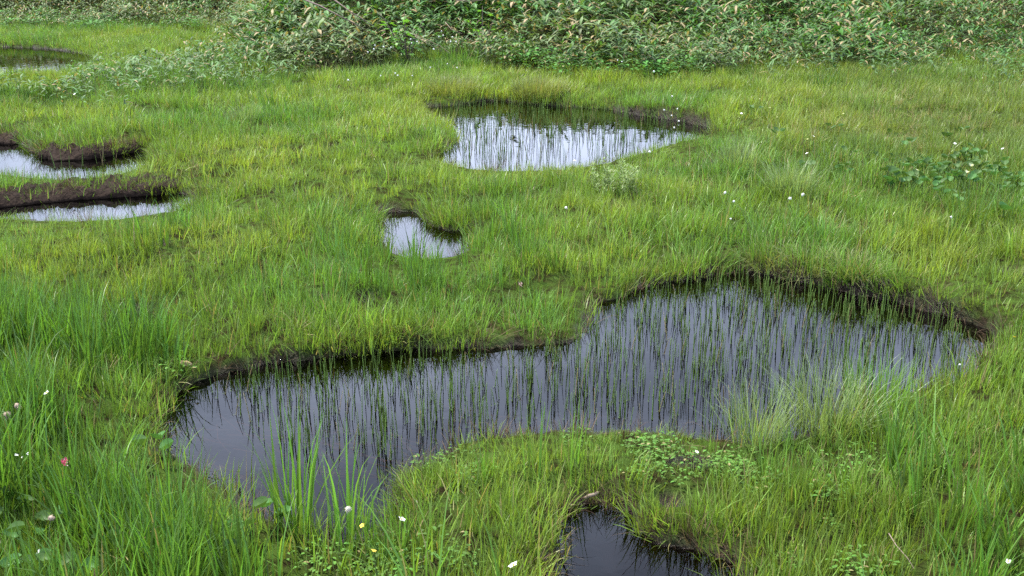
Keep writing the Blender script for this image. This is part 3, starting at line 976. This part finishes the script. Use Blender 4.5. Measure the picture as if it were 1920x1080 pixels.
# moss at the water's edge
M_MOSS = leaf_mat('moss_sprig', (1, 1, 1), trans=0.2, rough=0.6, spec=0.2, tint=True, var=0.4)
moss_c = proto_collection('moss_sprig', [tuft(40, 0.05, 0.012, 0.035, 0.0035, 0.5, 0.6, 0.0, n=2).mesh('m', M_MOSS) for _ in range(6)])
def moss():
    g = np.stack(flat(*zip(*[(708,890),(745,868),(820,838),(900,815),(1050,808),(1200,806),(1330,822),(1420,840),(1440,890),(1330,900),(1150,880),(1000,880),(870,910),(800,940),(770,960),(740,945),(720,920)])), 1)
    lo, hi = g.min(0), g.max(0)
    m = int(420 * (hi[0] - lo[0]) * (hi[1] - lo[1]))
    a = np.stack([rng.uniform(lo[0], hi[0], m), rng.uniform(lo[1], hi[1], m)], 1)
    a = a[sdf(a[:, 0], a[:, 1], g) < 0.05 * rng.normal(size=len(a)) * 0.6]
    z, d, _, _ = ground_z(a[:, 0], a[:, 1], True)
    k = d > -0.14
    a, z, d = a[k], z[k], d[k]
    n = len(a)
    wet = np.clip(-d / 0.05, 0, 1)
    t = lerp(np.broadcast_to(np.array([0.13, 0.20, 0.025]), (n, 3)), np.broadcast_to(np.array([0.016, 0.042, 0.016]), (n, 3)), wet)
    s = rng.uniform(0.7, 1.3, n)
    scatter('moss', moss_c, 6, np.stack([a[:, 0], a[:, 1], np.maximum(z, -0.012)], 1), np.stack([0 * s, 0 * s, rng.uniform(0, 6.28, n)], 1), np.stack([s, s, s], 1), t,
            'dark green moss mat creeping into the large pond')
moss()

# ------------------------------------------------------------------ single tussocks and clumps
def clump_mesh(name, mat, nb, spread, l0, l1, w, lean, curve, n=5, dead=0.015):
    return tuft(nb, spread, l0, l1, w, lean, curve, dead, n=n).mesh(name, mat)
M_PALE = leaf_mat('pale_sedge', (0.195, 0.265, 0.10), trans=0.35, rough=0.4, spec=0.45, var=0.4)
M_OLIVE = leaf_mat('olive_sedge', (0.19, 0.22, 0.065), trans=0.35, rough=0.45, spec=0.35, var=0.4)
M_REED = leaf_mat('reed_blade', (0.125, 0.245, 0.042), trans=0.40, rough=0.4, spec=0.4, var=0.3)
M_DEEP = leaf_mat('deep_blade', (0.080, 0.165, 0.028), trans=0.35, rough=0.4, spec=0.4, var=0.3)

CLUMPS = [  # name, u, v of the base, material, blades, spread, lengths, width, lean, curve, label, category
 ('sedge_tussock', 850, 178, M_OLIVE, 1000, 0.36, .18, .36, .0042, .42, 1.0, 'wide olive sedge tussock overhanging the back bank of the far pond', 'tussock'),
 ('sedge_tussock', 1012, 178, M_OLIVE, 950, 0.34, .18, .34, .0042, .42, 1.0, 'round olive sedge tussock just after the notch in the far pond bank', 'tussock'),
 ('sedge_tussock', 1385, 326, M_PALE, 230, 0.15, .26, .44, .0062, .34, .7, 'pale grey green tussock beside a dark peat gap', 'tussock'),
 ('sedge_tussock', 1482, 372, M_PALE, 260, 0.18, .26, .42, .0062, .30, .7, 'silvery green tussock under two white cotton heads', 'tussock'),
 ('sedge_tussock', 1420, 832, M_PALE, 210, 0.12, .20, .36, .0044, .36, .8, 'pale arching tussock leaning into the large pond by the clover', 'tussock'),
 ('sedge_tussock', 1545, 805, M_PALE, 300, 0.17, .22, .40, .0044, .36, .8, 'largest pale silvery tussock on the near shore of the large pond', 'tussock'),
 ('sedge_tussock', 1640, 770, M_REED, 180, 0.16, .20, .36, .0048, .34, .7, 'green fine tussock right of the silvery shore tussock', 'tussock'),
 ('sedge_tussock', 1440, 500, M_OLIVE, 170, 0.14, .16, .30, .0032, .8, 1.5, 'drooping tussock at the corner of the large pond back bank', 'tussock'),
 ('sedge_tussock', 1525, 515, M_OLIVE, 190, 0.15, .18, .32, .0032, .85, 1.6, 'combed drooping tussock in the middle of the large pond back bank', 'tussock'),
 ('sedge_tussock', 1600, 530, M_OLIVE, 170, 0.14, .16, .30, .0032, .8, 1.5, 'drooping tussock over the black peat face of the large pond', 'tussock'),
 ('sedge_tussock', 455, 232, M_PALE, 160, 0.14, .20, .32, .0038, .34, .7, 'lone pale tussock in the far left meadow', 'tussock'),
 ('reed_clump', 555, 1000, M_REED, 38, 0.07, .32, .62, .0120, .17, .45, 'tall bright reed clump at the lower tip of the large pond', 'reed'),
 ('reed_clump', 655, 1020, M_REED, 26, 0.07, .28, .54, .0110, .2, .75, 'second reed clump with one bent leaf at the pond tip', 'reed'),
 ('reed_clump', 725, 1055, M_REED, 14, 0.08, .22, .36, .0090, .2, .5, 'short reed clump between the pond tip and yellow flowers', 'reed'),
 ('reed_clump', 1000, 905, M_REED, 9, 0.04, .30, .46, .0085, .1, .2, 'few upright reed blades on the mossy point', 'reed'),
 ('reed_clump', 912, 905, M_REED, 11, 0.05, .18, .30, .0095, .3, .4, 'small splayed reed clump on the mossy point', 'reed'),
 ('reed_clump', 1072, 880, M_REED, 8, 0.05, .24, .38, .0080, .15, .3, 'thin reed blades in the clover by the large pond', 'reed'),
 ('reed_clump', 1720, 870, M_DEEP, 12, 0.05, .25, .42, .0100, .3, .5, 'dark green reed clump in the grass beyond the silvery tussock', 'reed'),
 ('reed_clump', 1815, 960, M_REED, 14, 0.07, .30, .50, .0100, .2, .5, 'tall reed clump near the lower right corner grass', 'reed'),
 ('reed_clump', 48, 760, M_DEEP, 24, 0.10, .30, .55, .0130, .35, .9, 'broad arching deep green reed clump at the left edge', 'reed'),
 ('reed_clump', 260, 655, M_DEEP, 30, 0.12, .30, .46, .0090, .2, .5, 'deep green reed clump beside the hidden puddle', 'reed'),
 ('reed_clump', 330, 1075, M_DEEP, 36, 0.14, .34, .56, .0105, .22, .5, 'dense deep green reed clump at the bottom left', 'reed'),
 ('reed_clump', 90, 960, M_DEEP, 30, 0.14, .34, .58, .0110, .25, .6, 'big deep green reed clump below the pink orchid spike', 'reed'),
 ('reed_clump', 775, 520, M_REED, 22, 0.10, .24, .38, .0080, .2, .5, 'bright reed clump below the little bright pool', 'reed'),
 ('reed_clump', 900, 480, M_REED, 16, 0.08, .22, .36, .0080, .2, .5, 'reed clump at the right end of the little bright pool', 'reed'),
 ('reed_clump', 1820, 415, M_DEEP, 30, 0.14, .24, .40, .0070, .25, .5, 'dark reed clump left of the lone round leaf', 'reed'),
 ('reed_clump', 1545, 172, M_DEEP, 40, 0.22, .25, .42, .0080, .25, .5, 'dark clump of blades before the bamboo on the right', 'reed'),
 ('reed_clump', 860, 118, M_REED, 60, 0.35, .28, .48, .0080, .22, .6, 'bright tall grass clump against the dark thicket', 'reed'),
]
for nm, u, v, m, nb, sp, l0, l1, w, ln, cv, lab, cat in CLUMPS:
    x, y = hit(u, v)
    far = 1 + max(0, (y - 6) / 14)
    o = link(nm, clump_mesh(nm, m, nb, sp, l0, l1, w * far, ln, cv), None, (x, y, float(ground_z(x, y))), (0, 0, U(0, 6.28)))
    tag(o, lab, cat)

# feathery yellow-green plant in the middle right of the meadow
M_FEATH = leaf_mat('feathery_leaf', (0.20, 0.28, 0.09), trans=0.35, rough=0.45, spec=0.3, var=0.3)
def feathery(u, v, label, n=26, R_=0.17, H=0.30):
    x, y = hit(u, v)
    e = bpy.data.objects.new('feathery_plant', None); COL.objects.link(e)
    e.location = (x, y, float(ground_z(x, y)))
    ms, ml = MB(), MB()
    for i in range(n):
        a = U(0, 6.28); q = R_ * math.sqrt(random.random()); h = H * U(0.6, 1.05)
        bx, by = math.cos(a) * q, math.sin(a) * q
        tx, ty = bx * 1.35, by * 1.35
        ms.tube([(bx, by, -0.02), (tx, ty, h)], [0.0025, 0.001], n=3, cap=False)
        z = 0.25
        while z < 1:
            cx, cy = bx + (tx - bx) * z, by + (ty - by) * z
            for k in range(5):
                ml.leaf((cx, cy, h * z), U(0, 6.28), U(0.3, 0.9), U(0.03, 0.055), 0.009, 0.5, n=2, bv=random.random())
            z += 0.075
    link('stem', ms.mesh('stem', M_FEATH), e); link('foliage', ml.mesh('foliage', M_FEATH), e)
    return tag(e, label, 'plant')
feathery(1150, 372, 'feathery yellow green bushy plant in the middle of the meadow')

# ------------------------------------------------------------------ round-leaved plants
M_ROUND = leaf_mat('round_leaf', (0.075, 0.165, 0.045), trans=0.22, rough=0.55, spec=0.2, var=0.25)
round_me = []
for k in range(6):
    mb = MB(); hgt = U(0.07, 0.13)
    tx, ty = U(-.03, .03), U(-.03, .03)
    mb.tube([(0, 0, -0.02), (tx * .5, ty * .5, hgt * .6), (tx, ty, hgt)], [0.0025, 0.002, 0.0015], n=4, bv=0.6, cap=False)
    mb.disc_leaf((tx, ty, hgt), U(0, 6.28), U(0.2, 0.9), U(0.024, 0.034), cup=U(0.4, 0.9), bv=random.random())
    round_me.append(mb.mesh('leaf', M_ROUND))

def round_plant(x, y, label, group=None, n=4, size=1.0):
    e = bpy.data.objects.new('round_leaved_plant', None); COL.objects.link(e)
    e.location = (x, y, float(ground_z(x, y))); e.scale = (size,) * 3
    for i in range(n):
        a = 6.28 * i / n + U(-.5, .5); q = U(0.02, 0.09)
        link('leaf', round_me[random.randint(0, 5)], e, (math.cos(a) * q, math.sin(a) * q, 0), (U(-.15, .15), U(-.15, .15), U(0, 6.28)))
    return tag(e, label, 'plant', group)

cand = []
while len(cand) < 72:
    u, v = U(1480, 1980), U(262, 392)
    if ((u - 1780) / 165) ** 2 + ((v - 340) / 30) ** 2 < random.expovariate(1.3):
        cand.append((u, v))
for u, v in cand:
    x, y = hit(u, v)
    round_plant(x, y, 'round-leaved plant in the dark leafy patch on the right', 'round-leaved plants in the dark leafy patch', random.randint(2, 4), U(0.8, 1.1))
for u, v, lab in [(1408, 222, 'small round-leaved plant beyond the tip of the far pond'), (1870, 428, 'lone round leaf held above the grass near the right edge'),
                  (1800, 262, 'round-leaved plant in the olive grass on the right'), (1560, 258, 'round-leaved plant below the pale straw patch'),
                  (1670, 268, 'round-leaved plant at the edge of the straw patch'), (1460, 268, 'round-leaved plant beside two white flowers')]:
    x, y = hit(u, v)
    round_plant(x, y, lab, None, 1 if 'lone' in lab else 3, 1.5 if 'lone' in lab else 1.0)
for u, v in [(20, 1085), (75, 1095), (150, 1100), (40, 1050), (110, 1030), (225, 1060), (100, 1000), (310, 1060), (440, 1085), (250, 1005), (10, 990)]:
    x, y = hit(u, v)
    round_plant(x, y, 'large round-leaved plant under the tall blades at the bottom left', 'round-leaved plants under the tall blades', random.randint(2, 4), U(0.7, 0.95))
for u, v, lab in [(285, 870, 'round-leaved plant in short grass left of the large pond corner'), (470, 1030, 'round-leaved plant left of the reed clump at pond tip'),
                  (520, 1000, 'small round-leaved plant on the shore by the reed clump')]:
    x, y = hit(u, v)
    round_plant(x, y, lab, None, 4, 1.0)

# ------------------------------------------------------------------ flowers
M_WHITE = leaf_mat('white_petal', (0.80, 0.80, 0.78), trans=0.25, rough=0.7, spec=0.1, var=0.06)
M_COTTON = plain_mat('cotton_tuft', (0.82, 0.82, 0.80), rough=0.9, spec=0.05, col2=(0.72, 0.72, 0.70))
M_STALK = leaf_mat('flower_stalk', (0.13, 0.18, 0.06), trans=0.1, rough=0.5, spec=0.3, var=0.2)
M_PINK = leaf_mat('pink_petal', (0.42, 0.07, 0.14), trans=0.25, rough=0.5, spec=0.2, var=0.4)
M_PALEPINK = leaf_mat('pale_pink_petal', (0.75, 0.48, 0.52), trans=0.25, rough=0.5, spec=0.2, var=0.3)
M_YELLOW = leaf_mat('yellow_petal', (0.80, 0.55, 0.08), trans=0.25, rough=0.5, spec=0.2, var=0.2)
M_SEED = plain_mat('seed_head', (0.45, 0.36, 0.28), rough=0.9, spec=0.05, col2=(0.30, 0.22, 0.18))

def puff_mesh(name, r, mat, hairs=90):
    mb = MB()
    n, m = 8, 6
    vs, fs = [], []
    for i in range(m + 1):
        for j in range(n):
            th, ph = math.pi * i / m, 2 * math.pi * j / n
            q = r * 0.72 * U(0.85, 1.15)
            vs.append((q * math.sin(th) * math.cos(ph), q * math.sin(th) * math.sin(ph), q * math.cos(th)))
    for i in range(m):
        for j in range(n):
            fs.append((i * n + j, (i + 1) * n + j, (i + 1) * n + (j + 1) % n, i * n + (j + 1) % n))
    mb.add(vs, fs)
    for i in range(hairs):
        th, ph = math.acos(U(-1, 1)), U(0, 6.28)
        d = np.array([math.sin(th) * math.cos(ph), math.sin(th) * math.sin(ph), math.cos(th) - 0.15])
        s = np.cross(d, (0.3, 0.2, 0.9)) ; s = s / np.linalg.norm(s) * r * 0.09
        p = d * r * 0.6; e = d * r * U(0.95, 1.3)
        mb.add([p - s, p + s, e], [(0, 1, 2)], random.random())
    return mb.mesh(name, mat)
puffs = [puff_mesh('seed_head', 0.0135, M_COTTON) for _ in range(5)]
brown_puff = puff_mesh('seed_head', 0.015, M_SEED)
pale_puff = puff_mesh('seed_head', 0.013, plain_mat('pale_seed_head', (0.6, 0.56, 0.45), rough=0.9))

def stalk(e, h, lx, ly):
    mb = MB()
    mb.tube([(0, 0, -0.03), (lx * .2, ly * .2, h * .45), (lx * .55, ly * .55, h * .8), (lx, ly, h)], [0.0018, 0.0016, 0.0014, 0.0012], n=4, cap=False)
    link('stem', mb.mesh('stem', M_STALK), e)

def flower_base(name, u, v, h, lx=0.0, ly=0.0):
    """an Empty on the ground so that the flower at height h shows at (u, v)"""
    x, y = hit(u, v, h)
    x -= lx; y -= ly
    e = bpy.data.objects.new(name, None); COL.objects.link(e)
    e.location = (x, y, float(ground_z(x, y)))
    stalk(e, h, lx, ly)
    return e

def cotton(u, v, label, group=None, h=0.30, lx=None, r=1.0, me=None):
    lx = random.gauss(0, 0.06) if lx is None else lx
    ly = random.gauss(0, 0.04)
    e = flower_base('cotton_grass', u, v, h, lx, ly)
    link('seed_head', me or random.choice(puffs), e, (lx, ly, h), (U(0, 1), U(0, 1), U(0, 6)), r)
    return tag(e, label, 'cotton grass', group)

ORD = ['first', 'second', 'third', 'fourth', 'fifth', 'sixth', 'seventh', 'eighth', 'ninth', 'tenth', 'eleventh', 'twelfth', 'thirteenth',
       'fourteenth', 'fifteenth', 'sixteenth', 'seventeenth']
def ranked(pts):
    return [(ORD[i], p[0], p[1]) for i, p in enumerate(sorted(pts))]
for od, u, v in ranked([(770,72),(782,75),(797,65),(794,71),(823,68),(831,67),(848,69),(845,78),(855,78),(828,58),(733,89),(719,87),(701,91),(690,100),(703,84),(772,81),(813,95)]):
    cotton(u, v, 'white cotton grass head against the dark thicket, %s from the left' % od, 'cotton grass heads against the dark thicket', h=U(0.38, 0.5), r=U(0.85, 1.15))
for od, u, v in ranked([(807,124),(714,139),(741,137),(653,150),(746,143),(839,120),(773,145)]):
    cotton(u, v, 'small white cotton grass head in grass before the thicket, %s from the left' % od, 'cotton grass heads in the grass before the thicket', h=U(0.26, 0.34), r=U(0.7, 0.95))
for od, u, v in ranked([(1259,207),(1270,209),(1259,222),(1273,217),(1250,239),(1264,238),(1245,214)]):
    cotton(u, v, 'small white cotton grass head beside the far pond tip, %s from the left' % od, 'cotton grass heads at the back right corner of far pond', h=U(0.16, 0.24), r=U(0.8, 1.0))
for u, v, lab, lx, r in [
    (857,128,'bright white cotton head in the grass above the far pond notch',0.02,1.2),
    (1158,115,'left head of a close white pair at the bamboo foot',-.02,1.0),(1166,115,'right head of a close white pair at the bamboo foot',.02,1.0),
    (1226,133,'single round white cotton head below the bamboo, right of a close pair',.0,1.2),
    (1218,283,'white cotton head on the near shore of far pond, towards its right end',.0,1.0),
    (1077,307,'white cotton head in the middle of the far pond near shore',.0,1.1),
    (1360,356,'white cotton head on a long stalk slanting down to the right',-.30,1.15),(1376,377,'white cotton head just below the one on a slanting stalk',-.12,.9),
    (1481,372,'left of two white cotton heads over the silvery tussock',.02,1.0),(1505,370,'right of two white cotton heads over the silvery tussock',.03,1.1),
    (1369,428,'faint white head low in the grass above the large pond corner',.0,.6),(1783,409,'small bluish white head left of the lone round leaf',.0,.9),
    (1061,391,'single white head between little pool and large pond corner',.0,.9),
    (1467,720,'white head over the water beside the silvery shore tussock',-.05,.8),
    (1800,682,'pale head in the grass at the right end of the large pond',.0,.5)]:
    cotton(u, v, lab, None, h=0.28, lx=lx, r=r * 0.8)
for u, v, lab in [(33,762,'brownish seed head at the left edge, right of a twin'),(12,775,'brownish seed head at the left edge, the lower of twins')]:
    cotton(u, v, lab, None, h=0.26, r=1.2, me=brown_puff)['category'] = 'seed head'
cotton(653, 957, 'pale seed head beside the bent reed leaf', None, h=0.22, r=1.1, me=pale_puff)['category'] = 'seed head'
cotton(96, 978, 'pale brown seed head among the tall blades', None, h=0.2, r=0.8, me=brown_puff)['category'] = 'seed head'

def petals(name, n, L_, w, mat, pitch=0.5, droop=0.5, bv=None):
    mb = MB()
    for i in range(n):
        mb.leaf((0, 0, 0), 6.283 * i / n + U(-.2, .2), pitch, L_ * U(.85, 1.1), w, droop, n=3, fold=0.15, bv=random.random(), wide=0.6)
    return mb.mesh(name, mat)
white5 = petals('petal', 5, 0.022, 0.015, M_WHITE)
white3 = petals('petal', 4, 0.030, 0.022, M_WHITE, 0.9, 0.4)
yell5 = petals('petal', 5, 0.013, 0.010, M_YELLOW)
centre = puff_mesh('flower_centre', 0.006, M_YELLOW, 20)

def flower(u, v, label, me, h=0.16, s=1.0, mid=True, group=None, name='white_flower', tilt=0.0):
    e = flower_base(name, u, v, h, random.gauss(0, .01), random.gauss(0, .01))
    tip = e.children[0]
    x, y = hit(u, v, h)
    loc = (x - e.location.x, y - e.location.y, h)
    link('petals', me, e, loc, (0.45 + tilt, U(-.2, .2), U(0, 6)), s)
    if mid:
        link('flower_centre', centre, e, (loc[0], loc[1], loc[2] + 0.004), None, s)
    return tag(e, label, 'flower', group)

flower(963, 1062, 'open white flower at the bottom edge left of the dark front pool', white5, s=0.95)
flower(1890, 1056, 'white flower in the lower right corner', white5, s=0.5)
flower(753, 976, 'cream white flower right of the large pond tip', white5, s=0.75)
flower(1306, 848, 'tiny white flower in the clover behind the front pool', white5, s=0.5, h=.1)
flower(1074, 920, 'white clover flower above the front pool', white5, s=0.75, h=.1)
flower(680, 990, 'yellow flower below the large pond tip', yell5, mid=False, name='yellow_flower')
flower(700, 1036, 'pale yellow flower low in the leaves at the bottom', yell5, s=.9, mid=False, name='yellow_flower')
flower(88, 739, 'yellow and white flower among the broad blades at left', white5, s=0.7, h=.24)
flower(1902, 633, 'small yellow flower at the right end of the large pond', yell5, s=.8, mid=False, name='yellow_flower', h=.1)
flower(1820, 312, 'upper white flower over the dark leafy patch on right', white3, mid=False, h=.26)
flower(1812, 325, 'lower white flower over the dark leafy patch on right', white3, mid=False, h=.25)
flower(1719, 321, 'flat white flower at the back of the dark leafy patch', white5, s=1.1, mid=False, h=.2)
for u, v, lab in [(1443,203,'upper white flower in the grass right of the far pond'),(1457,219,'white flower just below the upper one, right of far pond'),
                  (1390,214,'white flower nearest the right tip of the far pond'),(1525,257,'upper of two close white flowers in the right meadow'),
                  (1514,262,'lower of two close white flowers in the right meadow'),(1581,214,'white flower at the edge of the straw patch'),
                  (1424,186,'faint white flower in the upper right meadow'),(1513,288,'dim white flower below the two close white ones'),
                  (1880,279,'white flower in olive grass at the right'),(1790,271,'small white flower in olive grass beside a round leaf')]:
    flower(u, v, lab, white5, s=0.8, mid=False, h=0.2)
for od, u, v in ranked([(31,856),(38,853),(53,852),(41,860)]):
    flower(u, v, 'tiny white flower left of the pink orchid, %s from the left' % od, white5, s=0.42, mid=False, h=0.2, group='tiny white flowers left of the pink orchid')
flower(140, 172 + 5, 'tiny white flower in the low leaves below the far left bamboo', white5, s=1.0, mid=False, h=0.12)

def orchid(u, v, label, mat, n=9, h=0.30, s=1.0):
    e = flower_base('orchid', u, v, h, 0.005, 0.0)
    x, y = hit(u, v, h)
    bx, by = x - e.location.x, y - e.location.y
    one = petals('floret', 4, 0.013, 0.010, mat, 0.4, 0.4)
    two = petals('floret', 3, 0.011, 0.009, M_PALEPINK, 0.5, 0.4)
    for i in range(n):
        a = i * 2.4; zz = h - 0.016 * s + 0.032 * s * i / n
        link('floret', one if i % 3 else two, e, (bx + math.cos(a) * 0.009 * s, by + math.sin(a) * 0.009 * s, zz), (math.sin(a) * 1.0, -math.cos(a) * -1.0, a), s)
    return tag(e, label, 'orchid')
orchid(120, 868, 'pink orchid spike standing above the grass on the left', M_PINK, s=0.75)
orchid(975, 540, 'pale pink orchid in the grass above the large pond', M_PALEPINK, n=6, s=0.75)

# ------------------------------------------------------------------ shrubs, twigs and stray pieces at the thicket
M_MAPLE = leaf_mat('maple_leaf', (0.11, 0.26, 0.035), trans=0.4, rough=0.42, spec=0.35, var=0.3)
M_BARK = plain_mat('bark', (0.16, 0.12, 0.10), rough=0.8, col2=(0.07, 0.05, 0.04), scale=60, bump=0.4)
M_DRY = plain_mat('dry_twig', (0.27, 0.22, 0.17), rough=0.85, spec=0.1, col2=(0.16, 0.12, 0.09), scale=50)

def lobed_mesh():
    mb = MB(); bv = random.random(); r = U(0.05, 0.07)
    vs = [(0, 0, 0)]
    for i in range(11):
        a = -2.3 + 4.6 * i / 10
        q = r * (1.0 if i % 2 == 1 else 0.55) * (1.25 if i == 5 else 1.0) * (0.8 if i in (1, 9) else 1)
        vs.append((math.cos(a) * q, math.sin(a) * q, -0.2 * q + U(-.004, .004)))
    mb.add(vs, [(0, i, i + 1) for i in range(1, 11)], bv)
    return mb.mesh('leaf', M_MAPLE)
lobed = [lobed_mesh() for _ in range(6)]

def leafy_shrub(u, v, tips, label, per=16):
    x, y = hit(u, v)
    z = float(ground_z(x, y))
    e = bpy.data.objects.new('leafy_shrub', None); COL.objects.link(e); e.location = (x, y, z)
    for dx, dy, dz in tips:
        mb = MB()
        pts = [(0, 0, -0.05), (dx * .35 + U(-.04, .04), dy * .3, dz * .45), (dx * .75, dy * .7, dz * .85), (dx, dy, dz)]
        mb.tube(pts, [0.012, 0.009, 0.006, 0.003], n=6)
        link('stem', mb.mesh('stem', M_BARK), e)
        for k in range(per):
            t = U(0.4, 1.0)
            q = (dx * t + random.gauss(0, .11), dy * t + random.gauss(0, .10), dz * t + random.gauss(0.02, .07))
            link('leaf', random.choice(lobed), e, q, (U(-.5, .5), U(-.3, .6), U(0, 6.28)), U(0.8, 1.25))
    return tag(e, label, 'shrub')
leafy_shrub(765, 116, [(-.35, -.1, .62), (-.15, -.2, .50), (.1, -.15, .42), (-.5, .1, .8), (-.05, .1, .8), (.3, .0, .7)], 'bright green lobed-leaved shrub in the thicket behind the far pond', 17)
leafy_shrub(905, 112, [(-.15, -.1, .62), (.2, -.05, .66), (.0, .1, .85)], 'smaller lobed-leaved shrub right of the bright shrub', 12)
feathery(515, 66, 'yellow green feathery shrub in the bamboo on the left slope', n=40, R_=0.55, H=0.75).name = 'feathery_shrub'

def twig(name, pts, rad, mat, label, cat='branch'):
    q = []
    for u, v, dz in pts:
        x, y = hit(u, v, dz)
        q.append((x, y, float(ground_z(x, y)) + dz))
    y0 = sum(p[1] for p in q) / len(q)
    w = []
    for (u, v, dz), p in zip(pts, q):       # keep the pieces of one twig at one distance from the thicket edge
        k = 0.35
        w.append((p[0], p[1] * (1 - k) + y0 * k, p[2]))
    n = len(w)
    mb = MB(); mb.tube(w, [rad * (1 - 0.6 * i / (n - 1)) for i in range(n)], n=6)
    return tag(link(name, mb.mesh(name, mat)), label, cat)
twig('bare_branch', [(560,-14,.75),(600,12,.72),(632,32,.68),(662,48,.6),(690,66,.45)], 0.016, M_BARK, 'brown bare branch slanting down through the bamboo')
twig('bare_branch', [(625,-6,.7),(655,22,.7),(690,44,.6),(715,62,.5)], 0.013, M_BARK, 'darker bare branch beside the brown slanting one')
twig('dry_twig', [(770,60,.5),(800,76,.42),(825,86,.36),(842,102,.28)], 0.006, M_DRY, 'pale dry stem arching down before the dark thicket', 'twig')
twig('dry_twig', [(778,68,.46),(805,84,.38),(830,97,.28)], 0.005, M_DRY, 'shorter pale dry stem under the arching one', 'twig')
twig('dry_twig', [(836,40,.6),(846,55,.55),(866,66,.5)], 0.006, M_DRY, 'hooked pale dry stem in the dark thicket', 'twig')
twig('dry_twig', [(855,1,.85),(880,3,.85),(905,1,.85)], 0.008, M_DRY, 'pale twig lying level at the top edge', 'twig')
twig('dry_twig', [(1655,982,.10),(1680,1022,.10),(1705,1056,.08),(1725,1085,.07)], 0.0022, M_DRY, 'long pale dry stem lying in the grass at lower right', 'twig')

# driftwood, stone-like dead leaf
x, y = hit(1110, 944)
mb = MB()
mb.tube([(-.055, .0, .012), (-.02, .004, .018), (.02, -.002, .022), (.05, .006, .026)], [.010, .013, .012, .008], n=8)
tag(link('wood_chip', mb.mesh('wood_chip', M_DRY), None, (x, y, float(ground_z(x, y)) + 0.02), (0.1, -0.15, 0.25), 0.6), 'short weathered piece of wood above the front pool', 'wood')
x, y = hit(348, 697)
M_DLEAF = plain_mat('dry_leaf', (0.42, 0.31, 0.18), rough=0.8, spec=0.1, col2=(0.28, 0.19, 0.10), scale=60)
mb = MB()
mb.leaf((-.05, 0, 0.0), 0, 0.25, 0.105, 0.05, 0.6, n=6, fold=-0.35, wide=0.5)
o = link('dry_leaf', mb.mesh('dry_leaf', M_DLEAF), None, (x, y, float(ground_z(x, y)) + 0.035), (0.5, 0.1, -0.15), 0.75)
sm = o.modifiers.new('thickness', 'SOLIDIFY'); sm.thickness = 0.003
tag(o, 'pale tan curled dead leaf lying on the left shore of the large pond', 'leaf')
for u, v, lab, s in [(68, 1028, 'white folded petal-like dry leaf in the lower left corner', .6), (180, 1072, 'cream pointed dry leaf at the bottom left edge', .8)]:
    x, y = hit(u, v, .1)
    mb = MB(); mb.leaf((0, 0, 0), 0, 1.2, 0.07, 0.03, 0.3, n=5, fold=0.5, wide=0.4)
    o = link('dry_leaf', mb.mesh('dry_leaf', M_WHITE if s < .7 else M_DLEAF), None, (x, y, float(ground_z(x, y)) + .06), (0, 0, U(0, 3)), s * 0.7)
    tag(o, lab, 'leaf')
